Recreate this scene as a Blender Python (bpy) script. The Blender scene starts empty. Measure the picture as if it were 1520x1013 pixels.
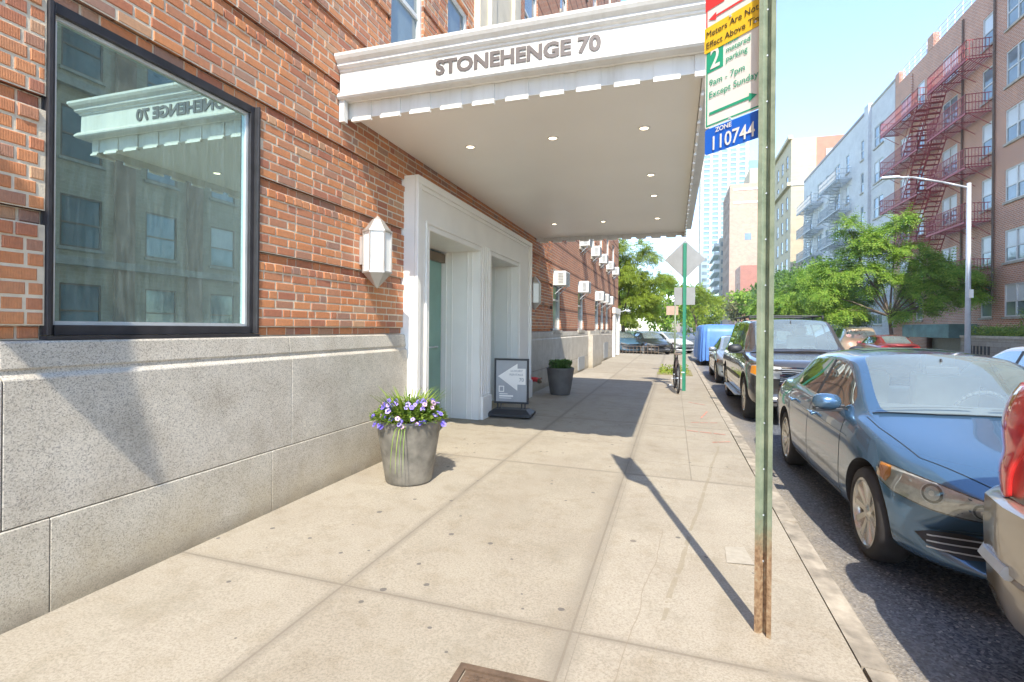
import bpy, bmesh, math, random
from mathutils import Vector, Matrix
from mathutils.bvhtree import BVHTree
from mathutils.geometry import delaunay_2d_cdt
R_ = math.radians
scene = bpy.context.scene
col = scene.collection
random.seed(7)

# ---------------------------------------------------------------- camera, world, sun
EYE = 1.42
yaw, roll = R_(17.5), 0.0087
cd = bpy.data.cameras.new('camera'); cam = bpy.data.objects.new('camera', cd); col.objects.link(cam)
cd.sensor_width = 36; cd.lens = 36 * 760 / 1520; cd.shift_y = -19.5 / 1520
cd.clip_end = 3000; cd.clip_start = 0.05
Fw = Vector((-math.sin(yaw), math.cos(yaw), 0)); Rt = Vector((math.cos(yaw), math.sin(yaw), 0)); Up = Vector((0, 0, 1))
r_ax = Rt * math.cos(roll) + Up * math.sin(roll); u_ax = Up * math.cos(roll) - Rt * math.sin(roll)
m = Matrix((r_ax, u_ax, -Fw)).transposed().to_4x4(); m.translation = Vector((0, 0, EYE)); cam.matrix_world = m
scene.camera = cam
SUNV = Vector((0.24, -0.86, 1.0))          # towards the sun
el = math.atan2(1.0, math.hypot(SUNV.x, SUNV.y)); az = math.atan2(SUNV.x, SUNV.y)
W = bpy.data.worlds.new('World'); scene.world = W; W.use_nodes = True
nt = W.node_tree; bg = nt.nodes['Background']
sky = nt.nodes.new('ShaderNodeTexSky'); sky.sky_type = 'NISHITA'; sky.sun_disc = False
sky.sun_elevation = el; sky.sun_rotation = az; sky.air_density = 1.0; sky.dust_density = 0.1; sky.altitude = 1500; sky.ozone_density = 1.6
nt.links.new(sky.outputs[0], bg.inputs[0]); bg.inputs[1].default_value = 0.15
sl = bpy.data.lights.new('sun', 'SUN'); so = bpy.data.objects.new('sun', sl); col.objects.link(so)
sl.energy = 2.15; sl.angle = R_(0.55); sl.color = (1, .93, .81)
so.rotation_euler = SUNV.to_track_quat('Z', 'Y').to_euler(); so.location = (20, -60, 80)
scene.view_settings.view_transform = 'Standard'; scene.view_settings.look = 'None'
scene.view_settings.exposure = 1.98; scene.view_settings.gamma = 1
scene.render.resolution_x = 1024; scene.render.resolution_y = 682
try: scene.cycles.max_bounces = 8; scene.cycles.diffuse_bounces = 5; scene.cycles.transparent_max_bounces = 16
except Exception: pass

# ---------------------------------------------------------------- tagging
def tag(o, label=None, cat=None, group=None, kind=None):
    if label: o['label'] = label
    if cat: o['category'] = cat
    if group: o['group'] = group
    if kind: o['kind'] = kind
    return o
WC = {}
def thing(name, label, cat, loc=(0, 0, 0), rz=0, group=None, wc=False):
    # wc: the parts' meshes are written in world coordinates
    o = bpy.data.objects.new(name, None); col.objects.link(o); o.empty_display_size = .1
    o.location = loc; o.rotation_euler.z = rz
    if wc: WC[o] = Matrix.Translation(-Vector(loc))
    return tag(o, label, cat, group)
def copy_tree(o, parent=None):
    c = o.copy(); col.objects.link(c); c.parent = parent
    for ch in list(o.children): copy_tree(ch, c)
    return c

# ---------------------------------------------------------------- mesh builder
class MB:
    def __init__(s): s.v = []; s.f = []
    def add(s, vs, fs):
        n = len(s.v); s.v += [tuple(p) for p in vs]; s.f += [tuple(i + n for i in f) for f in fs]; return s
    def box(s, x0, x1, y0, y1, z0, z1):
        return s.add([(x0, y0, z0), (x1, y0, z0), (x1, y1, z0), (x0, y1, z0), (x0, y0, z1), (x1, y0, z1), (x1, y1, z1), (x0, y1, z1)],
                     [(0, 3, 2, 1), (4, 5, 6, 7), (0, 1, 5, 4), (1, 2, 6, 5), (2, 3, 7, 6), (3, 0, 4, 7)])
    def obox(s, c, ax, ay, az):     # oriented box: centre and three half-axis vectors
        c, ax, ay, az = map(Vector, (c, ax, ay, az))
        P = [c + ax * a + ay * b + az * d for d in (-1, 1) for (a, b) in ((-1, -1), (1, -1), (1, 1), (-1, 1))]
        return s.add(P, [(0, 3, 2, 1), (4, 5, 6, 7), (0, 1, 5, 4), (1, 2, 6, 5), (2, 3, 7, 6), (3, 0, 4, 7)])
    def quad(s, a, b, c, d): return s.add([a, b, c, d], [(0, 1, 2, 3)])
    def tube(s, p0, p1, r0, r1=None, n=10, caps=True):
        p0, p1 = Vector(p0), Vector(p1); r1 = r0 if r1 is None else r1
        d = p1 - p0
        if d.length < 1e-6: return s
        q = d.to_track_quat('Z', 'Y'); k = len(s.v)
        vs = []
        for (p, r) in ((p0, r0), (p1, r1)):
            for i in range(n):
                a = 2 * math.pi * i / n; vs.append(p + q @ Vector((math.cos(a) * r, math.sin(a) * r, 0)))
        fs = [(i, (i + 1) % n, n + (i + 1) % n, n + i) for i in range(n)]
        if caps: fs += [tuple(range(n - 1, -1, -1)), tuple(range(n, 2 * n))]
        return s.add(vs, fs)
    def path(s, pts, r, n=8):
        for a, b in zip(pts, pts[1:]): s.tube(a, b, r, n=n)
        return s
    def lathe(s, prof, c=(0, 0, 0), n=32, axis='z', closed=False):
        vs = []
        for (r, h) in prof:
            for i in range(n):
                a = 2 * math.pi * i / n
                if axis == 'z': vs.append((c[0] + r * math.cos(a), c[1] + r * math.sin(a), c[2] + h))
                elif axis == 'x': vs.append((c[0] + h, c[1] + r * math.cos(a), c[2] + r * math.sin(a)))
                else: vs.append((c[0] + r * math.sin(a), c[1] + h, c[2] + r * math.cos(a)))
        fs = []
        m_ = len(prof)
        for j in range(m_ if closed else m_ - 1):
            for i in range(n):
                a = j * n + i; b = j * n + (i + 1) % n; jj = (j + 1) % m_
                fs.append((a, b, jj * n + (i + 1) % n, jj * n + i))
        return s.add(vs, fs)
    def prism(s, poly, axis, a0, a1):   # poly of 2D points extruded along an axis
        def P(u, v, a): return {'x': (a, u, v), 'y': (u, a, v), 'z': (u, v, a)}[axis]
        n = len(poly)
        vs = [P(u, v, a0) for u, v in poly] + [P(u, v, a1) for u, v in poly]
        return s.add(vs, [tuple(range(n - 1, -1, -1)), tuple(range(n, 2 * n))] + [(i, (i + 1) % n, n + (i + 1) % n, n + i) for i in range(n)])
    def wall(s, P, u0, u1, v0, v1, holes):   # sheet with rectangular holes, P(u,v)->point
        us = sorted({u0, u1, *[min(max(h[i], u0), u1) for h in holes for i in (0, 1)]})
        vs = sorted({v0, v1, *[min(max(h[i], v0), v1) for h in holes for i in (2, 3)]})
        for a, b in zip(us, us[1:]):
            for c, d in zip(vs, vs[1:]):
                mu, mv = (a + b) / 2, (c + d) / 2
                if any(h[0] < mu < h[1] and h[2] < mv < h[3] for h in holes): continue
                s.quad(P(a, c), P(b, c), P(b, d), P(a, d))
        return s
    def build(s, name, mat, parent=None, smooth=False, bevel=0, fix=True, angle=None):
        me = bpy.data.meshes.new(name); me.from_pydata(s.v, [], s.f); 
        if fix:
            bm = bmesh.new(); bm.from_mesh(me); bmesh.ops.recalc_face_normals(bm, faces=bm.faces); bm.to_mesh(me); bm.free()
        return link_mesh(name, me, mat, parent, smooth, bevel, angle)
def link_mesh(name, me, mat, parent=None, smooth=False, bevel=0, angle=None):
    if mat: me.materials.append(mat)
    o = bpy.data.objects.new(name, me); col.objects.link(o)
    if parent:
        o.parent = parent
        if parent in WC: o.matrix_parent_inverse = WC[parent]
    if smooth:
        for p in me.polygons: p.use_smooth = True
        if angle is not None:
            try: me.set_sharp_from_angle(angle=R_(angle))
            except Exception: pass
    if bevel:
        b = o.modifiers.new('b', 'BEVEL'); b.width = bevel; b.segments = 2; b.limit_method = 'ANGLE'; b.angle_limit = R_(40)
    return o
def text_mesh(txt, size, depth=0.0, bold=0.0, align='LEFT', spacing=1.0):
    cu = bpy.data.curves.new('t', 'FONT'); cu.body = txt; cu.size = size; cu.extrude = depth; cu.offset = bold
    cu.align_x = align; cu.space_character = spacing; cu.resolution_u = 3
    o = bpy.data.objects.new('t', cu); col.objects.link(o)
    dg = bpy.context.evaluated_depsgraph_get(); dg.update()
    me = bpy.data.meshes.new_from_object(o.evaluated_get(dg))
    bpy.data.objects.remove(o); me.name = 'lettering'
    me.materials.clear()
    return me
def place_text(name, txt, size, mat, origin, right, up, parent, depth=.001, bold=0, align='LEFT', spacing=1.0, width=None):
    me = text_mesh(txt, size, depth, bold, align, spacing)
    right = Vector(right).normalized(); up = Vector(up).normalized(); nrm = right.cross(up)
    if width:
        xs = [v.co.x for v in me.vertices]; w = max(xs) - min(xs); k = width / w
        for v in me.vertices: v.co.x = (v.co.x - min(xs)) * k
    M = Matrix((right, up, nrm)).transposed().to_4x4(); M.translation = Vector(origin)
    me.transform(M)
    return link_mesh(name, me, mat, parent)

# ---------------------------------------------------------------- materials
class N:
    def __init__(s, name):
        s.m = bpy.data.materials.new(name); s.m.use_nodes = True; s.t = s.m.node_tree; s.b = s.t.nodes['Principled BSDF']
        s.tc = s.t.nodes.new('ShaderNodeTexCoord')
    def n(s, t, **k):
        x = s.t.nodes.new('ShaderNode' + t)
        for a, b in k.items():
            if a in ('operation', 'blend_type', 'data_type', 'feature', 'distance', 'noise_dimensions', 'interpolation_type', 'wave_type', 'bands_direction', 'clamp', 'use_clamp', 'offset', 'squash', 'offset_frequency', 'squash_frequency', 'invert'): setattr(x, a, b)
            else: x.inputs[a].default_value = b
        return x
    def l(s, a, b): s.t.links.new(a, b)
    def val(s, x, i):
        if isinstance(i, (int, float)): return i
    def noise(s, scale, detail=4, rough=.55, vec=None, dist=0):
        x = s.n('TexNoise', Scale=scale, Detail=detail, Roughness=rough, Distortion=dist)
        s.l(vec or s.tc.outputs['Object'], x.inputs['Vector']); return x.outputs['Fac']
    def math(s, op, a, b=None, c=None, clamp=False):
        x = s.t.nodes.new('ShaderNodeMath'); x.operation = op; x.use_clamp = clamp
        for i, v in enumerate((a, b, c)):
            if v is None: continue
            if isinstance(v, (int, float)): x.inputs[i].default_value = v
            else: s.l(v, x.inputs[i])
        return x.outputs[0]
    def ramp(s, fac, stops):
        x = s.t.nodes.new('ShaderNodeValToRGB'); e = x.color_ramp.elements
        while len(e) < len(stops): e.new(.5)
        for i, (p, c) in enumerate(stops):
            e[i].position = p; e[i].color = (*c, 1) if len(c) == 3 else c
        s.l(fac, x.inputs[0]); return x.outputs[0]
    def mix(s, fac, a, b, bt='MIX'):
        x = s.t.nodes.new('ShaderNodeMix'); x.data_type = 'RGBA'; x.blend_type = bt
        for i, v in ((0, fac), (6, a), (7, b)):
            if isinstance(v, (int, float)): x.inputs[i].default_value = v
            elif isinstance(v, tuple): x.inputs[i].default_value = (*v, 1)
            else: s.l(v, x.inputs[i])
        return x.outputs[2]
    def bump(s, h, strength=.3, dist=.01, nrm=None):
        x = s.t.nodes.new('ShaderNodeBump'); x.inputs['Strength'].default_value = strength; x.inputs['Distance'].default_value = dist
        s.l(h, x.inputs['Height'])
        if nrm: s.l(nrm, x.inputs['Normal'])
        s.l(x.outputs[0], s.b.inputs['Normal']); return x.outputs[0]
    def col(s, c):
        if isinstance(c, tuple): s.b.inputs['Base Color'].default_value = (*c, 1)
        else: s.l(c, s.b.inputs['Base Color'])
        return s
    def set(s, **k):
        for a, b in k.items():
            a = a.replace('_', ' ')
            s.b.inputs[a].default_value = b
        return s
def plain(name, c, rough=.6, metal=0, var=.12, scale=6, bump=0, coat=0, spec=None):
    n = N(name); f = n.noise(scale, 5)
    n.col(n.ramp(f, [(.25, tuple(x * (1 - var) for x in c)), (.75, tuple(min(1, x * (1 + var)) for x in c))]))
    n.set(Roughness=rough, Metallic=metal)
    if coat: n.b.inputs['Coat Weight'].default_value = coat; n.b.inputs['Coat Roughness'].default_value = .03
    if spec is not None: n.b.inputs['Specular IOR Level'].default_value = spec
    if bump: n.bump(n.noise(scale * 12, 3), bump, .003)
    return n.m
def emit(name, c, s):
    n = N(name); n.col(c); n.b.inputs['Emission Color'].default_value = (*c, 1); n.b.inputs['Emission Strength'].default_value = s; return n.m

def mat_brick_real():      # for modelled bricks: one tint per brick
    n = N('brick'); g = n.t.nodes.new('ShaderNodeNewGeometry'); rnd = g.outputs['Random Per Island']
    base = n.ramp(rnd, [(0, (.42, .13, .065)), (.3, (.63, .215, .068)), (.55, (.70, .265, .085)), (.8, (.52, .21, .10)), (.93, (.33, .18, .13)), (1, (.66, .36, .18))])
    f = n.noise(38, 5, .6); f2 = n.noise(2.2, 3)
    c = n.mix(.5, base, n.ramp(f, [(.3, (.45, .45, .45)), (.72, (1, .97, .95))]), 'MULTIPLY')
    c = n.mix(n.math('MULTIPLY', f2, .35), c, (.50, .33, .24))
    n.col(c).set(Roughness=.88)
    st = n.n('TexWave', Scale=52.0, Distortion=1.5, Detail=2.0); st.wave_type = 'BANDS'; st.bands_direction = 'Y'
    n.l(n.tc.outputs['Object'], st.inputs['Vector'])
    h = n.math('ADD', n.math('MULTIPLY', st.outputs['Fac'], .6), n.noise(90, 3))
    n.bump(h, .55, .004); return n.m
def mat_mortar(c=(.70, .60, .45)):
    n = N('mortar'); n.col(n.ramp(n.noise(14, 5), [(.3, tuple(x * .8 for x in c)), (.7, c)])).set(Roughness=.95); n.bump(n.noise(120, 3), .5, .004); return n.m
def mat_brick_tex(name, c1, c2, mort, plane='yz', bw=.215, rh=.0716, band=0, z0=0, msize=.008, bumpd=.006):
    n = N(name); sp = n.t.nodes.new('ShaderNodeSeparateXYZ'); n.l(n.tc.outputs['Object'], sp.inputs[0])
    cb = n.t.nodes.new('ShaderNodeCombineXYZ')
    n.l(sp.outputs['Y' if plane == 'yz' else 'X'], cb.inputs[0])
    n.l(n.math('SUBTRACT', sp.outputs['Z'], z0), cb.inputs[1])
    b = n.t.nodes.new('ShaderNodeTexBrick'); n.l(cb.outputs[0], b.inputs['Vector'])
    b.inputs['Scale'].default_value = 1; b.inputs['Brick Width'].default_value = bw; b.inputs['Row Height'].default_value = rh
    b.inputs['Mortar Size'].default_value = msize; b.inputs['Mortar Smooth'].default_value = .2
    b.inputs['Color1'].default_value = (*c1, 1); b.inputs['Color2'].default_value = (*c2, 1); b.inputs['Mortar'].default_value = (*mort, 1)
    c = n.mix(.45, b.outputs['Color'], n.ramp(n.noise(1.1, 5), [(.3, (.68, .66, .66)), (.7, (1, 1, 1))]), 'MULTIPLY')
    c = n.mix(.5, c, n.ramp(n.noise(14, 4), [(.3, (.7, .7, .7)), (.7, (1, 1, 1))]), 'MULTIPLY')
    h = n.math('SUBTRACT', 1, b.outputs['Fac'])
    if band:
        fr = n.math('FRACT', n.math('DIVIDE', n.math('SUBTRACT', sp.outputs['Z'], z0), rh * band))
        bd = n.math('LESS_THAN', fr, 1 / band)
        c = n.mix(n.math('MULTIPLY', bd, .75), c, (.14, .06, .035)); h = n.math('SUBTRACT', h, n.math('MULTIPLY', bd, 2.5))  # recessed courses: groove shade put into the colour as well as the bump
    n.col(c).set(Roughness=.9); n.bump(h, .8, bumpd); return n.m
def mat_granite():
    n = N('granite')
    v = n.n('TexVoronoi', Scale=190.0); n.l(n.tc.outputs['Object'], v.inputs['Vector'])
    a = n.ramp(v.outputs['Color'], [(.06, (.26, .25, .24)), (.42, (.54, .505, .44)), (.7, (.61, .57, .50)), (1, (.70, .66, .585))])
    f = n.noise(3.5, 6, .6)
    c = n.mix(.55, a, n.ramp(f, [(.34, (.66, .61, .53)), (.6, (1, .98, .94))]), 'MULTIPLY')
    g_ = n.t.nodes.new('ShaderNodeNewGeometry'); c = n.mix(1, c, n.ramp(g_.outputs['Random Per Island'], [(0, (.90, .88, .86)), (1, (1.0, 1.0, .98))]), 'MULTIPLY')
    sp = n.t.nodes.new('ShaderNodeSeparateXYZ'); n.l(n.tc.outputs['Object'], sp.inputs[0])
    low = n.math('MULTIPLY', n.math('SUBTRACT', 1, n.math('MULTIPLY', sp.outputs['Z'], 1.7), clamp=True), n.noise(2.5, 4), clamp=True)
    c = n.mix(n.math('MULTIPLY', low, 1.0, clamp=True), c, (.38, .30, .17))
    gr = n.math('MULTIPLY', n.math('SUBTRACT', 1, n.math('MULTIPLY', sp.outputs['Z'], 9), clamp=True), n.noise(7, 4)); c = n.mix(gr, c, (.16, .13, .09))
    n.col(c).set(Roughness=.8); n.bump(n.noise(160, 3), .5, .003); return n.m
def mat_asphalt():
    n = N('asphalt'); v = n.n('TexVoronoi', Scale=75.0); n.l(n.tc.outputs['Object'], v.inputs['Vector'])
    c = n.ramp(v.outputs['Color'], [(.12, (.035, .045, .062)), (.5, (.11, .13, .16)), (.85, (.22, .235, .26)), (1, (.5, .49, .46))])
    big = n.noise(.9, 5)
    c = n.mix(.6, c, n.ramp(big, [(.35, (.6, .62, .68)), (.65, (1.1, 1.05, 1.0))]), 'MULTIPLY')
    sp = n.t.nodes.new('ShaderNodeSeparateXYZ'); n.l(n.tc.outputs['Object'], sp.inputs[0])
    e = n.math('SUBTRACT', 1, n.math('MULTIPLY', n.math('SUBTRACT', sp.outputs['X'], .95), 2.0), clamp=True)
    e = n.math('MULTIPLY', e, n.math('ADD', n.noise(3), .3), clamp=True)
    c = n.mix(e, c, n.ramp(n.noise(60, 3), [(.3, (.22, .18, .13)), (.7, (.40, .34, .25))]))
    n.col(c).set(Roughness=.75); n.bump(v.outputs['Distance'], .9, .006); return n.m
def mat_sidewalk():
    n = N('concrete'); O = n.tc.outputs['Object']
    sp = n.t.nodes.new('ShaderNodeSeparateXYZ'); n.l(O, sp.inputs[0]); X = sp.outputs['X']; Y = sp.outputs['Y']
    wob = n.noise(1.3, 5)
    c = n.ramp(wob, [(.3, (.375, .325, .25)), (.5, (.41, .36, .28)), (.72, (.44, .39, .305))])
    f = n.noise(85, 5, .8); c = n.mix(.75, c, n.ramp(f, [(.36, (.55, .53, .5)), (.56, (1, 1, 1))]), 'MULTIPLY')
    f3 = n.noise(5, 6, .65); c = n.mix(.4, c, n.ramp(f3, [(.36, (.76, .72, .64)), (.5, (1, 1, 1))]), 'MULTIPLY')
    sl_ = n.math('ADD', n.math('MULTIPLY', n.math('FLOOR', n.math('DIVIDE', n.math('ADD', Y, .4), 2.856)), 3.7), n.math('ADD', n.math('GREATER_THAN', X, -1.75), n.math('GREATER_THAN', X, -.46)))
    wn = n.t.nodes.new('ShaderNodeTexWhiteNoise'); wn.noise_dimensions = '1D'; n.l(sl_, wn.inputs['W'])
    c = n.mix(1, c, n.ramp(wn.outputs['Value'], [(0, (.86, .85, .83)), (1, (1.0, 1.0, 1.0))]), 'MULTIPLY')
    st_ = n.math('MULTIPLY', n.math('GREATER_THAN', n.noise(1.7, 7, .72), .56), n.noise(11, 5, .7))
    c = n.mix(n.math('MULTIPLY', st_, .45), c, (.26, .23, .17))
    def line(coord, pos, w, wig=0.0):
        d = n.math('ABSOLUTE', n.math('SUBTRACT', coord, pos))
        if w > .02: return n.math('SUBTRACT', 1, n.math('DIVIDE', d, w * 1.6), clamp=True)
        return n.math('LESS_THAN', d, w)
    masks = None; bands = None
    def orr(a, b): return b if a is None else n.math('MAXIMUM', a, b)
    for x0, bw in ((-1.75, .035), (-.46, .06)):
        bands = orr(bands, line(X, x0, bw)); masks = orr(masks, line(X, x0, .006))
        if bw > .05: masks = orr(masks, line(X, x0 + .04, .0018))
    for y0 in (-.4, 2.455, 5.31, 8.2, 11.35, 14.6, 17.8, 21, 24.2, 27.4):
        bands = orr(bands, line(Y, y0, .03)); masks = orr(masks, line(Y, y0, .007))
    # finer scoring in the middle strip beyond 5.3 m
    far = n.math('GREATER_THAN', Y, 5.31); right = n.math('MULTIPLY', far, n.math('GREATER_THAN', X, -.46))
    sub = None
    for y0 in (6.67, 9.7, 12.9, 16.2): sub = orr(sub, line(Y, y0, .006))
    fine = None
    for y0 in (5.9, 7.3, 7.9, 8.8): fine = orr(fine, line(Y, y0, .006))
    fine = orr(fine, line(X, .18, .006))
    masks = orr(masks, n.math('MULTIPLY', far, sub)); masks = orr(masks, n.math('MULTIPLY', right, fine))
    br = n.math('GREATER_THAN', n.noise(2.6, 3), .36)
    masks = n.math('MULTIPLY', masks, br)
    c = n.mix(n.math('MULTIPLY', bands, n.math('MULTIPLY', n.noise(5, 4), 1.25), clamp=True), c, (.22, .19, .145))
    c = n.mix(n.math('MULTIPLY', masks, .6), c, (.20, .165, .12))
    # drain trail and hairline cracks running along the walk
    ny = n.n('TexNoise', Scale=1.4, Detail=6.0); cy = n.t.nodes.new('ShaderNodeCombineXYZ'); n.l(Y, cy.inputs[1]); n.l(cy.outputs[0], ny.inputs['Vector'])
    nf = ny.outputs['Fac']
    cen = n.math('ADD', n.math('ADD', n.math('MULTIPLY', Y, .14), -.42), n.math('MULTIPLY', n.math('SUBTRACT', nf, .5), .05))
    near = n.math('LESS_THAN', Y, 7.0)
    tr = n.math('LESS_THAN', n.math('ABSOLUTE', n.math('SUBTRACT', X, cen)), n.math('MULTIPLY', n.noise(6, 4), .026))
    tr = n.math('MULTIPLY', n.math('MULTIPLY', tr, near), n.math('GREATER_THAN', n.noise(4.5, 3), .44))
    c = n.mix(n.math('MULTIPLY', tr, .6), c, (.27, .225, .15))
    cen2 = n.math('ADD', n.math('ADD', n.math('MULTIPLY', Y, .10), -.44), n.math('MULTIPLY', n.math('SUBTRACT', nf, .5), .11))
    tr2 = n.math('MULTIPLY', n.math('LESS_THAN', n.math('ABSOLUTE', n.math('SUBTRACT', X, cen2)), .0028), n.math('LESS_THAN', Y, 3.9))
    c = n.mix(n.math('MULTIPLY', tr2, .65), c, (.25, .20, .14))
    # gum spots
    v = n.n('TexVoronoi', Scale=1.7, Randomness=1.0); n.l(O, v.inputs['Vector'])
    gum = n.math('LESS_THAN', v.outputs['Distance'], n.math('MULTIPLY', n.noise(1.9, 2), .055))
    c = n.mix(n.math('MULTIPLY', gum, .8), c, (.16, .135, .11))
    v2 = n.n('TexVoronoi', Scale=4.6, Randomness=1.0); n.l(O, v2.inputs['Vector'])
    g2 = n.math('LESS_THAN', v2.outputs['Distance'], n.math('MULTIPLY', n.math('GREATER_THAN', n.noise(1.3, 2), .42), n.math('MULTIPLY', n.noise(9, 2), .15)))
    c = n.mix(n.math('MULTIPLY', g2, .9), c, (.13, .115, .10))
    n.col(c).set(Roughness=.85)
    h = n.math('SUBTRACT', n.math('MULTIPLY', n.noise(140, 3), .3), masks)
    n.bump(h, .6, .005); return n.m
def mat_paint(name, c, flake=0, rough=.28, metal=.35):
    n = N(name); f = n.noise(3, 3)
    n.col(n.mix(n.math('MULTIPLY', f, .1), c, (.35, .33, .30))).set(Roughness=rough, Metallic=metal)
    n.b.inputs['Coat Weight'].default_value = 1; n.b.inputs['Coat Roughness'].default_value = .02; return n.m
def mat_glass(name, tint=(.8, .95, .92), refl=.35, alpha=.5, rough=.0, dirt=(.5, .6, .58), dirtf=.1):
    # thin pane: part clear, part mirror, part dusty film
    n = N(name); t = n.t
    tr = t.nodes.new('ShaderNodeBsdfTransparent'); tr.inputs[0].default_value = (*tint, 1)
    gl = t.nodes.new('ShaderNodeBsdfGlossy'); gl.inputs['Roughness'].default_value = rough; gl.inputs[0].default_value = (.9, .97, .95, 1)
    df = t.nodes.new('ShaderNodeBsdfDiffuse'); df.inputs[0].default_value = (*dirt, 1)
    fr = t.nodes.new('ShaderNodeFresnel'); fr.inputs[0].default_value = 1.5
    f = n.math('ADD', n.math('MULTIPLY', fr.outputs[0], 1 - refl), refl, clamp=True)
    m1 = t.nodes.new('ShaderNodeMixShader'); n.l(f, m1.inputs[0]); n.l(tr.outputs[0], m1.inputs[1]); n.l(gl.outputs[0], m1.inputs[2])
    m2 = t.nodes.new('ShaderNodeMixShader'); n.l(n.math('MULTIPLY', n.math('ADD', n.noise(1.2, 2), .5), dirtf, clamp=True), m2.inputs[0])
    n.l(m1.outputs[0], m2.inputs[1]); n.l(df.outputs[0], m2.inputs[2])
    t.nodes.remove(n.b); n.l(m2.outputs[0], t.nodes['Material Output'].inputs[0]); return n.m
def mat_leaf(name, c, c2, trans=.35):
    n = N(name); g = n.t.nodes.new('ShaderNodeNewGeometry')
    cc = n.ramp(g.outputs['Random Per Island'], [(0, c), (1, c2)])
    cc = n.mix(.6, cc, n.ramp(n.noise(.8, 3), [(.35, (.7, .74, .66)), (.65, (1, 1, 1))]), 'MULTIPLY')
    n.col(cc).set(Roughness=.6)
    t = n.t; tl = t.nodes.new('ShaderNodeBsdfTranslucent'); n.l(cc, tl.inputs[0])
    m1 = t.nodes.new('ShaderNodeMixShader'); m1.inputs[0].default_value = trans
    n.l(n.b.outputs[0], m1.inputs[1]); n.l(tl.outputs[0], m1.inputs[2]); n.l(m1.outputs[0], t.nodes['Material Output'].inputs[0]); return n.m

def mat_shop():
    # plate glass: strong teal mirror, a little dust in vertical runs
    n = N('shop_glass'); t = n.t
    tr = t.nodes.new('ShaderNodeBsdfTransparent'); tr.inputs[0].default_value = (.45, .75, .70, 1)
    gl = t.nodes.new('ShaderNodeBsdfGlossy'); gl.inputs['Roughness'].default_value = .0; gl.inputs[0].default_value = (.66, .92, .86, 1)
    df = t.nodes.new('ShaderNodeBsdfDiffuse'); df.inputs[0].default_value = (.50, .62, .56, 1)
    m1 = t.nodes.new('ShaderNodeMixShader'); m1.inputs[0].default_value = .60; n.l(tr.outputs[0], m1.inputs[1]); n.l(gl.outputs[0], m1.inputs[2])
    mp = t.nodes.new('ShaderNodeMapping'); mp.inputs['Scale'].default_value = (1, 17, 2.2); n.l(n.tc.outputs['Object'], mp.inputs[0])
    run = n.noise(2.2, 5, .6, vec=mp.outputs[0]); sp = n.t.nodes.new('ShaderNodeSeparateXYZ'); n.l(n.tc.outputs['Object'], sp.inputs[0])
    side_ = n.math('MULTIPLY', n.math('SUBTRACT', sp.outputs['Y'], 1.9), .8, clamp=True)
    f = n.math('ADD', n.math('MULTIPLY', n.math('MULTIPLY', run, run), .34), n.math('MULTIPLY', side_, .14), clamp=True)
    m2 = t.nodes.new('ShaderNodeMixShader'); n.l(f, m2.inputs[0]); n.l(m1.outputs[0], m2.inputs[1]); n.l(df.outputs[0], m2.inputs[2])
    t.nodes.remove(n.b); n.l(m2.outputs[0], t.nodes['Material Output'].inputs[0]); return n.m
M = {}
M['brick'] = mat_brick_real(); M['mortar'] = mat_mortar()
M['brickwall'] = mat_brick_tex('brick_wall', (.60, .22, .10), (.46, .18, .10), (.60, .50, .36), band=8, z0=1.34)
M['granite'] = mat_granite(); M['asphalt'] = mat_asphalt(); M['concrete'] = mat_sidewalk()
M['curb'] = plain('curb_stone', (.34, .295, .23), .9, var=.55, scale=7, bump=.6)
M['joint'] = plain('joint_dirt', (.22, .17, .11), .95, var=.3, scale=20)
M['white'] = plain('white_paint', (.85, .82, .76), .45, var=.04, scale=3)
M['soffit'] = plain('soffit_paint', (.90, .87, .80), .38, var=.03, scale=1.2)
n_ = N('canopy_metal'); mp_ = n_.t.nodes.new('ShaderNodeMapping'); mp_.inputs['Scale'].default_value = (14, 14, 1.3); n_.l(n_.tc.outputs['Object'], mp_.inputs[0])
n_.col(n_.mix(.5, n_.ramp(n_.noise(1, 5, .6, vec=mp_.outputs[0]), [(.32, (.56, .53, .46)), (.5, (.68, .655, .60)), (.7, (.72, .70, .65))]), n_.ramp(n_.noise(2, 5), [(.35, (.60, .575, .52)), (.6, (.71, .69, .64))]))).set(Roughness=.4); M['canopy'] = n_.m
M['letter'] = plain('letter_metal', (.15, .13, .12), .45, metal=.3, var=.1, scale=10)
M['black'] = plain('black_frame', (.035, .033, .035), .45, var=.35, scale=9)
M['alu'] = plain('aluminium', (.68, .70, .68), .4, metal=.4)
M['galv'] = plain('galvanised', (.60, .63, .66), .45, metal=.35, var=.1)
M['bronze'] = plain('bronze_header', (.22, .16, .11), .4, metal=.5)
M['lantern'] = plain('lantern_metal', (.50, .47, .43), .45, metal=.5)
M['frost'] = plain('frosted_glass', (.86, .85, .80), .25, var=.03)
M['dark'] = plain('dark_room', (.035, .06, .06), .9)
M['room'] = plain('room_wall', (.10, .19, .18), .9, var=.3, scale=2)
M['downlight'] = emit('downlight_lens', (1, .85, .6), 2.2)
M['winglass'] = mat_shop()
M['doorglass'] = mat_glass('door_glass', (.45, .72, .62), refl=.12, dirt=(.33, .52, .44), dirtf=.62)
M['pane'] = plain('window_pane', (.16, .21, .22), .08, var=.5, scale=.6, spec=.9)
M['blind'] = plain('window_blind', (.62, .64, .62), .3, var=.1, scale=1)
M['trim'] = plain('window_trim', (.62, .62, .58), .5)
M['ac'] = plain('ac_case', (.72, .72, .68), .5); M['acg'] = plain('ac_grille', (.30, .31, .31), .6)
M['pot1'] = plain('weathered_pot', (.20, .185, .155), .45, metal=.15, var=.55, scale=7, bump=.3)
M['pot2'] = plain('dark_pot', (.12, .11, .10), .6, var=.25, scale=5)
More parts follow.
